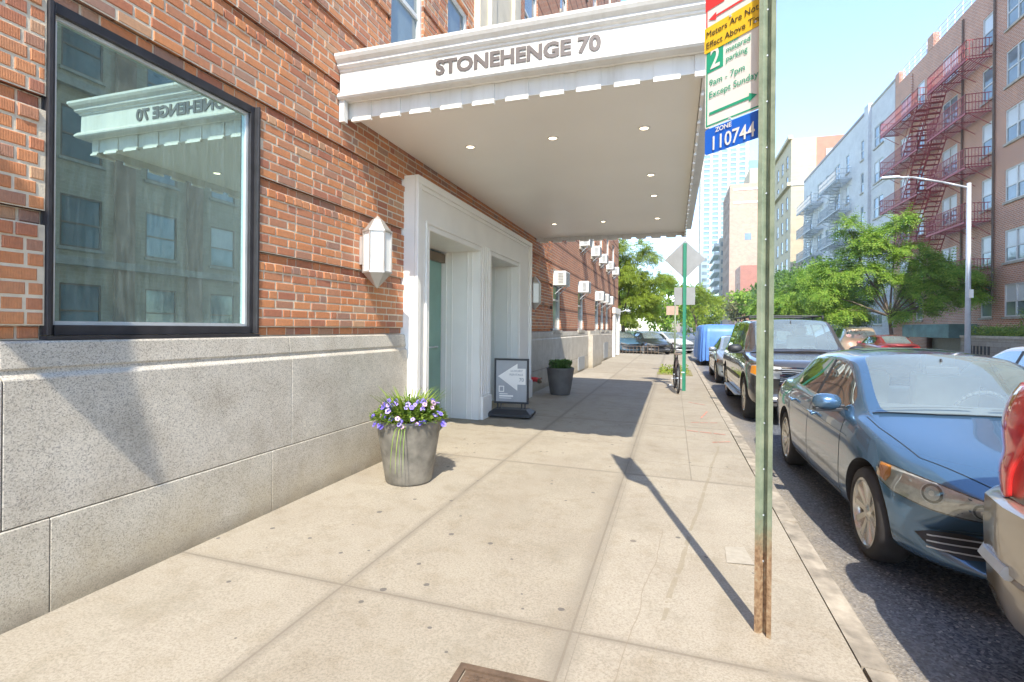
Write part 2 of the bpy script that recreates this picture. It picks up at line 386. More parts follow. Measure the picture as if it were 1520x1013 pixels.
M['soil'] = plain('soil', (.06, .04, .025), .95)
M['tire'] = plain('rubber', (.035, .032, .032), .8, var=.3, scale=8)
M['rim'] = plain('alloy', (.62, .60, .55), .25, metal=.8)
M['plastic'] = plain('dark_plastic', (.03, .032, .036), .5)
M['chrome'] = plain('chrome', (.8, .8, .8), .12, metal=1)
M['carglass'] = mat_glass('car_glass', (.80, .90, .88), refl=.14, dirt=(.62, .74, .74), dirtf=.17)
M['sideglass'] = mat_glass('side_glass', (.25, .32, .30), refl=.38, dirtf=.03)
M['lens'] = mat_glass('lamp_lens', (.95, .95, .95), refl=.12, dirtf=.02)
M['red'] = plain('red_lens', (.62, .03, .03), .12, var=.3, scale=14, coat=1)
M['amber'] = plain('amber_lens', (.85, .32, .02), .15, coat=1)
M['seat'] = plain('seat_fabric', (.66, .63, .57), .8); M['dash'] = plain('dashboard', (.13, .135, .14), .7)
M['green'] = plain('green_paint', (.19, .235, .15), .45, metal=.2, var=.25, scale=7)
M['fe'] = plain('fire_escape_paint', (.36, .065, .07), .6, var=.2); M['fegrey'] = plain('grey_escape_paint', (.42, .44, .44), .6)
M['bark'] = plain('bark', (.17, .13, .10), .9, var=.4, scale=12, bump=.5)
M['leafA'] = mat_leaf('leaf_green', (.15, .33, .03), (.42, .57, .08))
M['leafB'] = mat_leaf('leaf_yellow_green', (.22, .33, .03), (.42, .50, .06), .45)
M['leafC'] = mat_leaf('leaf_dark', (.08, .17, .04), (.18, .30, .08), .3)
M['leafD'] = mat_leaf('leaf_pot', (.10, .20, .03), (.36, .46, .07), .35)
M['stonewall'] = plain('planter_stone', (.42, .38, .31), .85, var=.25, scale=4)
M['iron'] = plain('cast_iron', (.15, .10, .065), .7, metal=.2, var=.4, scale=18)
# ================================================================ setting: ground
WX = -2.94; BX = -3.0            # granite face, brick face
CX = 0.95                        # kerb face
def slopez(x): return -0.07 * (x - WX) / (CX - WX)
RZ = -0.19
b = MB(); b.quad((-400, -200, -.6), (500, -200, -.6), (500, 900, -.6), (-400, 900, -.6))
tag(b.build('ground', M['asphalt']), kind='structure')
b = MB(); b.quad((CX - .1, -40, RZ), (11.4, -40, RZ), (11.4, 400, RZ), (CX - .1, 400, RZ))
b.quad((-60, 31.5, RZ), (CX - .1, 31.5, RZ), (CX - .1, 46, RZ), (-60, 46, RZ))
tag(b.build('road', M['asphalt']), kind='structure')
b = MB(); b.add([(WX - .6, -20, slopez(WX)), (.80, -20, slopez(.80)), (.80, 30.9, slopez(.80)), (WX - .6, 30.9, slopez(WX)), (WX - .6, -20, -.5), (.80, -20, -.5), (.80, 30.9, -.5), (WX - .6, 30.9, -.5)],
      [(0, 1, 2, 3), (0, 1, 5, 4), (2, 3, 7, 6)])
b.quad((-40, 28.6, .002), (WX - .6, 28.6, .002), (WX - .6, 30.9, .002), (-40, 30.9, .002))
tag(b.build('sidewalk', M['concrete']), kind='structure')
b = MB(); y = -12
for i in range(24):
    L = 1.83; o = random.uniform(-.006, .006); i0 = .806 + random.uniform(0, .016)
    b.add([(i0, y, -.068), (CX - .02, y, -.072 + o), (CX + o, y, -.095), (CX + .01 + o, y, -.5), (.806, y, -.5),
           (i0 + random.uniform(-.004, .006), y + L - .006, -.068), (CX - .02, y + L - .006, -.072 + o), (CX + o, y + L - .006, -.095), (CX + .01 + o, y + L - .006, -.5), (.806, y + L - .006, -.5)],
          [(0, 1, 6, 5), (1, 2, 7, 6), (2, 3, 8, 7), (0, 4, 3, 2, 1), (5, 6, 7, 8, 9), (0, 5, 9, 4)]); y += L
tag(b.build('kerb', M['curb'], smooth=False), kind='structure')
b = MB(); b.quad((.79, -12, -.09), (.84, -12, -.09), (.84, 31, -.09), (.79, 31, -.09))
tag(b.build('kerb_joint', M['joint']), kind='structure')
# far side: kerb and pavement
b = MB(); b.box(11.3, 11.45, -40, 300, -.5, -.06); b.box(11.456, 16.2, -40, 300, -.5, -.05)
tag(b.build('far_sidewalk', plain('far_concrete', (.42, .38, .32), .9, var=.2, scale=1.5)), kind='structure')
b = MB(); b.box(-60, 40, 46, 46.15, -.5, -.06); b.box(-60, 40, 46.156, 52, -.5, -.05)
b.box(-60, CX - .1, 31.0, 31.15, -.5, -.06)
tag(b.build('cross_sidewalk', M['curb']), kind='structure')
# park lawn beyond the crossing
b = MB(); b.quad((-200, 52, -.04), (CX, 52, -.04), (CX, 300, -.04), (-200, 300, -.04))
tag(b.build('lawn', plain('lawn_green', (.07, .13, .03), .9, var=.4, scale=1)), kind='structure')
# red marking-out paint
b = MB()
def strip(x0, y0, x1, y1, w=.02):
    d = Vector((x1 - x0, y1 - y0, 0)).normalized(); p = Vector((-d.y, d.x, 0)) * w
    k = 3
    for i in range(k):
        a, c = i / k, (i + .85) / k
        A = Vector((x0 + (x1 - x0) * a, y0 + (y1 - y0) * a, 0)); B = Vector((x0 + (x1 - x0) * c, y0 + (y1 - y0) * c, 0))
        P = [A + p, A - p, B - p, B + p]
        b.add([(q.x, q.y, slopez(q.x) + .004) for q in P], [(0, 1, 2, 3)])
strip(.2, 7.9, .74, 7.8, .012); strip(.28, 8.6, .7, 8.75, .01); strip(.45, 9.1, .6, 9.9, .01); strip(.5, 7.2, .74, 7.35, .01); strip(.3, 11, .62, 10.7, .012)
tag(b.build('painted_marking', plain('red_mark', (.62, .22, .16), .9, var=.3, scale=30)), kind='structure')
b = MB(); z = slopez(.4) + .004
b.quad((.335, 3.51, z), (.50, 3.53, z), (.47, 3.80, z), (.345, 3.76, z))
tag(b.build('painted_patch', plain('pale_patch', (.40, .36, .29), .9, var=.12, scale=30)), kind='structure')

# ================================================================ the brick building on the left
H0 = 1.34; RH = .0716
bld = thing('apartment_building', 'red brick apartment building with grey granite base and white canopied entrance on the left', 'building', (-3.0, 14, 0), wc=True)
WIN = (1.74, 3.12, 1.36, 3.07)                       # big window opening (Y0,Y1,z0,z1)
PORT = (5.30, 10.30, 0, 3.18)
ups = [(4.98, 5.74, 4.35, 6.15), (6.45, 7.18, 4.35, 6.15), (9.85, 10.6, 4.35, 6.15)]
farw = [(13.05, 14.0, 1.37, 2.98), (16.7, 17.8, 1.37, 2.98), (20.5, 21.6, 1.37, 2.98), (22.2, 23.2, 1.37, 2.98), (23.9, 24.9, 1.37, 2.98)]
farw2 = [(a, a + 1.0, z, z + 1.6) for z in (4.15, 7.1, 10.05, 13.0, 15.95, 18.9) for a in (13.6, 16.9, 19.4, 21.6, 24.0, 26.4)]
upw2 = [(a, a + 1.05, z, z + 1.7) for z in (7.3, 10.3, 13.3, 16.3, 19.3) for a in (-1.5, 2.4, 4.9, 7.9, 10.2)]
YB0, YB1, ZB1 = .80, 12.9, 6.25
# modelled brickwork near the camera
rows = int((ZB1 - H0) / RH); bm_ = MB()
holes = [(WIN[0] - .0, WIN[1] + .0, WIN[2], WIN[3]), (PORT[0] + .02, PORT[1] - .02, 0, PORT[3] - .02), ] + ups
def cut(a, c, z):      # pieces of [a,c] outside the openings at height z
    seg = [(a, c)]
    for h in holes:
        if h[2] < z < h[3]:
            ns = []
            for (p, q) in seg:
                if q <= h[0] or p >= h[1]: ns.append((p, q)); continue
                if p < h[0]: ns.append((p, h[0]))
                if q > h[1]: ns.append((h[1], q))
            seg = ns
    return [(p, q) for p, q in seg if q - p > .025]
MJ = .0135
for k in range(rows):
    z0 = H0 + k * RH; zc = z0 + RH / 2
    rec = (k % 8 == 0); top = (k % 8 == 7)
    bx = BX - .032 if rec else BX + (.006 if top else 0)
    y = YB0 - random.random() * .1 if not (k % 2) else YB0 - .16
    j = 0
    if k % 2: pat = [.205]                       # stretcher course
    else: pat = [.205, .098] if (k % 4) else [.098, .205]
    if top: pat = [.098]
    while y < YB1:
        w = pat[j % len(pat)] + random.uniform(-.003, .003); j += 1
        for (p, q) in cut(max(y, YB0), min(y + w, YB1), zc):
            dx = random.uniform(-.0025, .0025); zz = random.uniform(-.0012, .0012)
            x1 = bx + dx; g = .0018
            a0, a1, c0, c1 = p + MJ / 2, q - MJ / 2, z0 + MJ / 2 + zz, z0 + RH - MJ / 2 + zz
            if a1 - a0 < .02: continue
            e = .004
            n0 = len(bm_.v)
            bm_.v += [(x1 - .10, a0, c0), (x1 - .10, a1, c0), (x1 - .10, a1, c1), (x1 - .10, a0, c1),
                      (x1 - e, a0, c0), (x1 - e, a1, c0), (x1 - e, a1, c1), (x1 - e, a0, c1),
                      (x1, a0 + e, c0 + e), (x1, a1 - e, c0 + e), (x1, a1 - e, c1 - e), (x1, a0 + e, c1 - e)]
            bm_.f += [(n0 + a, n0 + b_, n0 + c, n0 + d) for a, b_, c, d in ((8, 9, 10, 11), (4, 5, 9, 8), (5, 6, 10, 9), (6, 7, 11, 10), (7, 4, 8, 11), (0, 1, 5, 4), (1, 2, 6, 5), (2, 3, 7, 6), (3, 0, 4, 7))]
        y += w
bm_.build('brickwork', M['brick'], bld, fix=False)
PX = lambda x: (lambda u, v: (x, u, v))
b = MB()
for k in range(0, rows, 8):
    zr = H0 + k * RH
    b.wall(PX(BX - .040), YB0, YB1, zr, zr + RH, holes)
    b.wall(PX(BX - .0045), YB0, YB1, zr + RH, min(zr + 8 * RH, ZB1), holes)
# wider shadow courses
b.build('mortar_bed', M['mortar'], bld)
# remove mortar in front of the recessed courses: set back sheet already behind them
b = MB()
allh = holes + farw + farw2 + upw2
b.wall(PX(BX), -14, YB0, H0, 24, allh); b.wall(PX(BX), YB0, YB1, ZB1, 24, allh); b.wall(PX(BX), YB1, 29.5, H0, 24, allh)
b.quad((BX, 29.5, 0), (-20, 29.5, 0), (-20, 29.5, 24), (BX, 29.5, 24)); b.quad((BX, -14, 0), (-20, -14, 0), (-20, -14, 24), (BX, -14, 24))
b.quad((BX, -14, 24), (-20, -14, 24), (-20, 29.5, 24), (BX, 29.5, 24))
b.build('wall', M['brickwall'], bld)
b = MB()
for s_ in range(11):       # window and opening reveals
    pass
for h in []:
    y0, y1, z0, z1 = h
    b.quad((BX, y0, z0), (BX - .16, y0, z0), (BX - .16, y0, z1), (BX, y0, z1)); b.quad((BX, y1, z0), (BX - .16, y1, z0), (BX - .16, y1, z1), (BX, y1, z1))
    b.quad((BX, y0, z1), (BX, y1, z1), (BX - .16, y1, z1), (BX - .16, y0, z1))
b = MB(); b.prism([(BX - .1, 24), (BX + .35, 24.3), (BX + .35, 24.7), (BX - .1, 24.7)], 'y', -14, 29.6); b.build('cornice', M['stonewall'], bld)
b = MB(); b.box(BX - .01, BX + .10, 7.42, 9.6, 4.02, 24); b.box(BX + .102, BX + .17, 7.75, 8.0, 4.02, 24); b.box(BX + .102, BX + .17, 9.0, 9.3, 4.02, 24)
b.build('stone_pier', plain('limestone', (.62, .55, .42), .8, var=.12, scale=3), bld)
def win_part(y0, y1, z0, z1, parent, detailed=True, x=BX):
    f = MB(); t = .05; X1 = x - .03; X0 = x - .09; zm = (z0 + z1) / 2
    f.box(X0, X1, y0, y0 + t, z0, z1).box(X0, X1, y1 - t, y1, z0, z1).box(X0, X1, y0 + t, y1 - t, z1 - t, z1).box(X0, X1, y0 + t, y1 - t, z0, z0 + t).box(X0, X1 - .02, y0 + t, y1 - t, zm - .025, zm + .025)
    o = f.build('window', M['trim'], parent)
    r = MB(); r.quad((x, y0, z0), (x - .16, y0, z0), (x - .16, y0, z1), (x, y0, z1)); r.quad((x, y1, z0), (x - .16, y1, z0), (x - .16, y1, z1), (x, y1, z1)); r.quad((x, y0, z1), (x, y1, z1), (x - .16, y1, z1), (x - .16, y0, z1))
    r.build('reveal', M['brickwall'], o)
    g = MB(); g.box(X0 - .02, X0 + .012, y0 + t, y1 - t, z0 + t, zm - .025).box(X0 - .02, X0 + .022, y0 + t, y1 - t, zm + .025, z1 - t)
    g.build('pane', M['pane'], o)
    s = MB().box(x - .09, x + .05, y0 - .06, y1 + .06, z0 - .09, z0 - .003); s.build('sill', M['stonewall'], o)
    return o
for h in ups + farw + farw2 + upw2: win_part(*h, bld)
# granite base: upper course, plinth block and dirt joints
b = MB()
prof = [(WX - .25, -.5), (WX, -.5), (WX, 1.150), (WX - .004, 1.158), (WX - .030, 1.176), (WX - .030, 1.196), (WX - .022, 1.206), (WX - .034, 1.325), (WX - .045, 1.336), (WX - .25, 1.339)]
def base_seg(y0, y1): b.prism(prof, 'y', y0, y1)
def joints(y0, y1, first, step, top): pass
for (a, c) in ((-14, -2.2), (-2.197, 1.543), (1.546, 3.418), (3.421, 5.30)):
    b.prism([(WX - .25, .4625), (WX, .4625), (WX, 1.150), (WX - .004, 1.158), (WX - .030, 1.176), (WX - .030, 1.196), (WX - .022, 1.206), (WX - .034, 1.325), (WX - .045, 1.336), (WX - .25, 1.339)], 'y', a, c - .003)
for (a, c) in ((-14, -1.9), (-1.9, 1.737), (1.737, 3.209), (3.209, 5.30)):
    b.prism([(WX - .25, -.5), (WX + .004, -.5), (WX + .004, .452), (WX, .4565), (WX - .25, .4565)], 'y', a, c - .005)
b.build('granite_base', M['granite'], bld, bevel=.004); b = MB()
for (a, c) in ((10.30, 12.4), (12.4, 15.4), (15.4, 18.6), (21.0, 24.9), (24.9, 29.5)):
    b.prism([(WX - .25, .4625), (WX, .4625), (WX, 1.150), (WX - .030, 1.176), (WX - .022, 1.206), (WX - .034, 1.325), (WX - .25, 1.339)], 'y', a, c - .005)
    b.prism([(WX - .25, -.5), (WX + .004, -.5), (WX + .004, .452), (WX - .25, .4565)], 'y', a, c - .005)
b.box(WX - .3, WX + .16, 18.6, 20.99, -.5, 1.2); b.box(WX - .3, WX + .06, 18.6, 20.99, 1.2, 1.336)
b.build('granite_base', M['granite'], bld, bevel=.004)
b = MB(); b.box(WX - .24, WX - .012, -14, 5.29, -.5, 1.14); b.box(WX - .24, WX - .012, 10.31, 29.4, -.5, 1.14); b.build('granite_joint', M['joint'], bld)
for (y0, y1, z0, z1) in ((16.4, 17.6, .06, .48), (22.8, 24.2, .1, .8)):
    g = MB().box(WX + .005, WX + .03, y0, y1, z0, z1); g.build('basement_grille', M['acg'], bld)
# far white door surround at the corner of the facade
b = MB(); b.box(WX + .005, WX + .12, 26.2, 26.6, 0, 2.2).box(WX + .005, WX + .12, 28.4, 28.8, 0, 2.2).box(WX + .005, WX + .14, 26.1, 28.9, 2.2, 2.5); b.build('door_surround', M['white'], bld)
b = MB().box(WX + .005, WX + .03, 26.605, 28.395, .0, 2.195); b.build('door', M['pane'], bld)
# backing of the near window: a room
b = MB(); x1 = BX - .13; x0 = BX - 1.6
b.quad((x0, 0, .4), (x0, 5.2, .4), (x0, 5.2, 4.2), (x0, 0, 4.2)); b.quad((x0, 0, .4), (x1, 0, .4), (x1, 0, 4.2), (x0, 0, 4.2)); b.quad((x0, 5.2, .4), (x1, 5.2, .4), (x1, 5.2, 4.2), (x0, 5.2, 4.2))
b.quad((x0, 0, 4.2), (x1, 0, 4.2), (x1, 5.2, 4.2), (x0, 5.2, 4.2)); b.quad((x0, 0, .4), (x1, 0, .4), (x1, 5.2, .4), (x0, 5.2, .4))
b.build('room', M['room'], bld)
y0, y1, z0, z1 = WIN
f = MB(); t = .055
f.box(BX - .19, BX - .03, y0, y0 + t, z0, z1).box(BX - .19, BX - .03, y1 - t, y1, z0, z1).box(BX - .19, BX - .03, y0 + t, y1 - t, z1 - t, z1).box(BX - .19, BX - .02, y0 + t, y1 - t, z0, z0 + t)
f.box(BX - .03, BX + .012, y0 + .003, y0 + .022, z0 + .002, z1 - .002).box(BX - .03, BX + .012, y1 - .022, y1 - .003, z0 + .002, z1 - .002)
wf = f.build('window', M['black'], bld, bevel=.003)
f = MB(); a = t; c = t + .02
f.box(BX - .10, BX - .055, y0 + a, y0 + c, z0 + a, z1 - a).box(BX - .10, BX - .055, y1 - c, y1 - a, z0 + a, z1 - a).box(BX - .10, BX - .055, y0 + c, y1 - c, z1 - c, z1 - a).box(BX - .10, BX - .05, y0 + c, y1 - c, z0 + a, z0 + c)
f.build('frame', M['alu'], wf)
g = MB().quad((BX - .075, y0 + c, z0 + c), (BX - .075, y1 - c, z0 + c), (BX - .075, y1 - c, z1 - c), (BX - .075, y0 + c, z1 - c)); g.build('pane', M['winglass'], wf)
f = MB().box(BX - .2, BX + .016, y0, y1, 1.3395, z0 - .002); f.build('sill', M['black'], wf)

# ---------------------------------------------------------------- entrance portal
FX = -2.86
prt = thing('entrance_portal', 'white moulded double doorway surround under the canopy', 'doorway', (-3.0, 7.8, 0), wc=True)
ops = [(5.66, 7.40, -.02, 2.60), (7.88, 9.42, -.02, 2.60)]
b = MB(); fx0 = FX
b.wall(PX(FX), 5.30, 10.30, -.02, 3.18, ops)
b.quad((FX, 5.3, -.02), (BX - .05, 5.3, -.02), (BX - .05, 5.3, 3.18), (FX, 5.3, 3.18)); b.quad((FX, 10.3, -.02), (BX - .05, 10.3, -.02), (BX - .05, 10.3, 3.18), (FX, 10.3, 3.18))
b.quad((FX, 5.3, 3.18), (FX, 10.3, 3.18), (BX - .05, 10.3, 3.18), (BX - .05, 5.3, 3.18))
b.build('surround', M['white'], prt)
def ring(y0, y1, z1, x0, x1, w, wt=None):    # door-shaped moulding, open at the bottom, thickness x0..x1
    wt = wt or w; q = MB()
    q.box(x0, x1, y0, y0 + w, 0, z1 - wt).box(x0, x1, y1 - w, y1, 0, z1 - wt).box(x0, x1, y0, y1, z1 - wt, z1); return q
q = ring(5.30, 10.30, 3.183, FX + .002, FX + .045, .085); q.build('moulding', M['white'], prt, bevel=.006)
q = ring(5.385, 10.215, 3.097, FX + .002, FX + .022, .05); q.build('moulding', M['white'], prt, bevel=.006)
for (a, c, _, zt) in ops:
    q = ring(a - .10, c + .10, zt + .10, FX + .002, FX + .026, .03); q.build('moulding', M['white'], prt, bevel=.005)
    q = ring(a - .035, c + .035, zt + .035, FX + .002, FX + .016, .033); q.build('moulding', M['white'], prt, bevel=.004)
q = MB()
for yy in (7.50, 7.58, 7.66, 7.74): q.box(FX + .002, FX + .020, yy, yy + .035, .36, 2.7)
q.build('fluting', M['white'], prt, bevel=.004)
for (a, c) in ((7.44, 7.84), (9.5, 10.36), (5.28, 5.62)): MB().box(FX + .002, FX + .055, a, c, -.02, .34).build('plinth', M['white'], prt, bevel=.006)
DX = -3.52
for (a, c, _, zt) in ops:
    q = MB(); q.quad((FX, a, -.02), (DX, a, -.02), (DX, a, zt), (FX, a, zt)); q.quad((FX, c, -.02), (DX, c, -.02), (DX, c, zt), (FX, c, zt)); q.quad((FX, a, zt), (FX, c, zt), (DX, c, zt), (DX, a, zt))
    q.build('reveal', M['white'], prt)
    q = MB()      # panel mouldings on the far reveal
    for (p0, p1) in ((FX - .12, FX - .14), (FX - .20, FX - .215), (FX - .46, FX - .475), (FX - .56, FX - .58)): q.box(p1, p0, c - .014, c - .001, 0, zt)
    q.build('panelling', M['white'], prt)
    q = MB(); q.box(DX, DX + .07, a + .002, c - .002, zt - .17, zt - .03); q.build('door_header', M['bronze'], prt, bevel=.006)
    d = MB(); mid = (a + c) / 2
    d.box(DX + .005, DX + .018, a + .03, mid - .004, .02, zt - .172).box(DX + .005, DX + .018, mid + .004, c - .03, .02, zt - .172)
    dd = d.build('door', M['doorglass'], prt)
    h = MB(); h.path([(DX + .02, mid + .10, 1.12), (DX + .07, mid + .10, 1.12), (DX + .07, mid + .62, 1.12), (DX + .02, mid + .62, 1.12)], .012); h.build('handle', M['galv'], dd, smooth=True)
    q = MB().box(DX - .9, DX - .02, a - .2, c + .2, -.02, zt + .2)
    q.build('vestibule', M['room'], prt)

# ---------------------------------------------------------------- canopy
CXR, CY0, CY1, SZ = .245, 4.13, 11.32, 3.46
cn = thing('entrance_canopy', 'large white metal canopy over the entrance with raised grey lettering', 'canopy', (-3.0, 7.7, 3.46), wc=True)
b = MB().box(BX + .008, CXR - .045, CY0 + .045, CY1 - .045, SZ, SZ + .05).box(BX + .008, CXR, CY0, CY1, 3.531, SZ + .34); b.build('soffit', M['soffit'], cn)
# fascia profile: (outward offset, z)
fp = [(0, 3.53), (.085, 3.53), (.10, 3.545), (.10, 3.562), (.078, 3.59), (.055, 3.60), (.052, 3.785), (.065, 3.79), (.068, 3.805), (.085, 3.812), (.10, 3.83), (.10, 3.85), (.13, 3.875), (.145, 3.90), (.145, 3.925), (.0, 3.925)]
def fascia(side):
    q = MB(); n = len(fp); A = []
    for (o, z) in fp:
        if side == 'front': A.append(((BX + .009, CY0 - o, z), (CXR + o, CY0 - o, z)))
        if side == 'right': A.append(((CXR + o, CY0 - o, z), (CXR + o, CY1 + o, z)))
        if side == 'back': A.append(((CXR + o, CY1 + o, z), (BX + .009, CY1 + o, z)))
    vs = [p for a in A for p in a]
    q.add(vs, [(2 * i, 2 * i + 1, 2 * ((i + 1) % n) + 1, 2 * ((i + 1) % n)) for i in range(n)] + [tuple(2 * i for i in range(n)), tuple(2 * i + 1 for i in range(n))])
    return q
for z_ in (): pass
for s_ in ('front', 'right', 'back'): fascia(s_).build('fascia', M['canopy'], cn)
b = MB().box(BX + .01, CXR - .01, CY0 + .01, CY1 - .01, 3.86, 3.92); b.build('roof_deck', M['galv'], cn)
# hanging valance: wide plates with a paler lip over a set-back strip
def plate_(x0, x1, y0, y1, lx0, lx1, ly0, ly1):
    p = MB().box(x0, x1, y0, y1, 3.375, 3.5295).build('valance_plate', M['canopy'], cn)
    MB().box(lx0, lx1, ly0, ly1, 3.352, 3.374).build('plate_lip', M['white'], p)
x = BX + .09
while x < CXR - .05:
    x1 = min(x + .20, CXR)
    plate_(x, x1, CY0 + .028, CY0 + .036, x, x1, CY0 + .012, CY0 + .05)
    plate_(x, x1, CY1 - .036, CY1 - .028, x, x1, CY1 - .05, CY1 - .012); x += .305
y = CY0 + .06
while y < CY1 - .05:
    y1 = min(y + .2, CY1); plate_(CXR - .036, CXR - .028, y, y1, CXR - .046, CXR - .02, y, y1); y += .305
MB().box(BX + .01, CXR - .043, CY0 + .037, CY0 + .041, 3.385, 3.5295).build('valance_strip', M['canopy'], cn)
MB().box(BX + .01, CXR - .043, CY1 - .041, CY1 - .037, 3.385, 3.5295).build('valance_strip', M['canopy'], cn)
MB().box(CXR - .041, CXR - .037, CY0 + .042, CY1 - .042, 3.385, 3.5295).build('valance_strip', M['canopy'], cn)
MB().box(BX + .005, BX + .06, CY0 - .06, CY0 - .005, 3.33, 3.529).build('valance_end', M['canopy'], cn)
b = MB()
for z in (3.558,): pass
place_text('lettering', 'STONEHENGE 70', .17, M['letter'], (-2.005, CY0 - .053, 3.632), (1, 0, 0), (0, 0, 1), cn, depth=.010, bold=.0065, width=1.44)
for (x, y) in ((-2.2, 5.36), (-1.25, 5.36), (-.30, 5.35), (-.30, 7.0), (-.30, 8.1), (-1.29, 9.8), (-.30, 9.77), (-2.24, 9.8)):
    r = MB().lathe([(.062, -.001), (.060, -.008), (.044, -.010), (.040, -.002), (.040, 0)], (x, y, SZ), 24).build('downlight', M['white'], cn, smooth=True)
    d = MB().lathe([(.0005, -.0035), (.039, -.0035)], (x, y, SZ), 24).build('lamp', M['downlight'], r)

# ---------------------------------------------------------------- wall lanterns
def lantern(y, lab):
    t = thing('wall_lantern', lab, 'lantern', (BX, y, 2.2), group='lanterns flanking the entrance')
    cx = .155; R = .136
    def hexp(r, z): return [(cx + r * math.cos(R_(60 * i + 30)), r * math.sin(R_(60 * i + 30)), z) for i in range(6)]
    g = MB(); P = hexp(R - .008, -.235) + hexp(R - .008, .165)
    g.add(P, [(i, (i + 1) % 6, 6 + (i + 1) % 6, 6 + i) for i in range(6)]); g.build('shade', M['frost'], t)
    f = MB()
    for i in range(6):
        a = hexp(R, 0)[i]; f.tube((a[0], a[1], -.245), (a[0], a[1], .175), .009, n=6)
    for z in (-.245, .165): f.add(hexp(R + .012, z) + hexp(R + .012, z + .018), [tuple(range(6)), tuple(range(6, 12))] + [(i, (i + 1) % 6, 6 + (i + 1) % 6, 6 + i) for i in range(6)])
    f.add(hexp(R, .183) + hexp(.055, .29) + [(cx, 0, .335)], [(i, (i + 1) % 6, 6 + (i + 1) % 6, 6 + i) for i in range(6)] + [(6 + i, 6 + (i + 1) % 6, 12) for i in range(6)])
    f.add(hexp(R, -.245) + hexp(.05, -.345) + [(cx, 0, -.40)], [(i, (i + 1) % 6, 6 + (i + 1) % 6, 6 + i) for i in range(6)] + [(6 + i, 6 + (i + 1) % 6, 12) for i in range(6)])
    f.box(0, .03, -.08, .08, -.16, .12); f.box(.03, .06, -.03, .03, -.05, .03)
    f.build('frame', M['lantern'], t)
    return t
lantern(4.50, 'near hexagonal frosted wall lantern between the big window and the doorway')
lantern(10.62, 'far hexagonal frosted wall lantern beyond the doorway')

# ---------------------------------------------------------------- window air conditioners and lights
def ac(y, z, lab, w=.58, h=.38, d=.30, x=BX):
    t = thing('air_conditioner', lab, 'air conditioner', (x, y, z), group='window air conditioners on the brick facade')
    MB().box(-.05, d, -w / 2, w / 2, 0, h).build('case', M['ac'], t, bevel=.015)
    g = MB()
    for k in range(9): g.box(d + .001, d + .008, -w / 2 + .05, w / 2 - .05, .04 + k * .036, .06 + k * .036)
    for k in range(7): g.box(.1, d - .06, -w / 2 - .008, -w / 2 - .001, .06 + k * .04, .08 + k * .04)
    g.build('grille', M['acg'], t)
    g = MB(); g.tube((.0, -w / 2 + .08, -.22), (d - .06, -w / 2 + .08, -.005), .012); g.tube((.0, w / 2 - .08, -.22), (d - .06, w / 2 - .08, -.005), .012); g.build('bracket', M['galv'], t)
acs = [(13.5, 2.55, 'just beyond the canopy, first in the ground floor row'), (17.25, 2.62, 'second in the ground floor row of the facade'), (21.05, 2.55, 'third in the ground floor row of the facade'), (22.7, 2.55, 'fourth in the ground floor row of the facade'),
       (24.4, 2.55, 'fifth in the ground floor row, nearest the far corner'), (17.4, 4.2, 'nearest in the upper row of the facade'), (19.9, 4.2, 'second in the upper row of the facade'), (22.1, 4.2, 'third in the upper row of the facade'), (24.5, 4.2, 'fourth in the upper row of the facade'), (26.9, 4.2, 'at the far end of the upper row')]
for y, z, s_ in acs: ac(y, z, 'white window air conditioner ' + s_)
b = MB(); b.path([(WX + .05, 28.9, 2.35), (WX + .5, 28.9, 2.45)], .025); b.lathe([(.001, .05), (.12, .0), (.13, -.06), (.1, -.1), (.001, -.1)], (WX + .55, 28.9, 2.45), 14)
tag(b.build('security_light', M['galv'], smooth=True), 'small grey light on a bracket at the far corner of the facade', 'light')
M['bowl'] = plain('lamp_bowl', (.62, .63, .62), .22, metal=.3, var=.25, scale=30); M['bowl2'] = plain('lamp_bezel', (.10, .105, .11), .3)
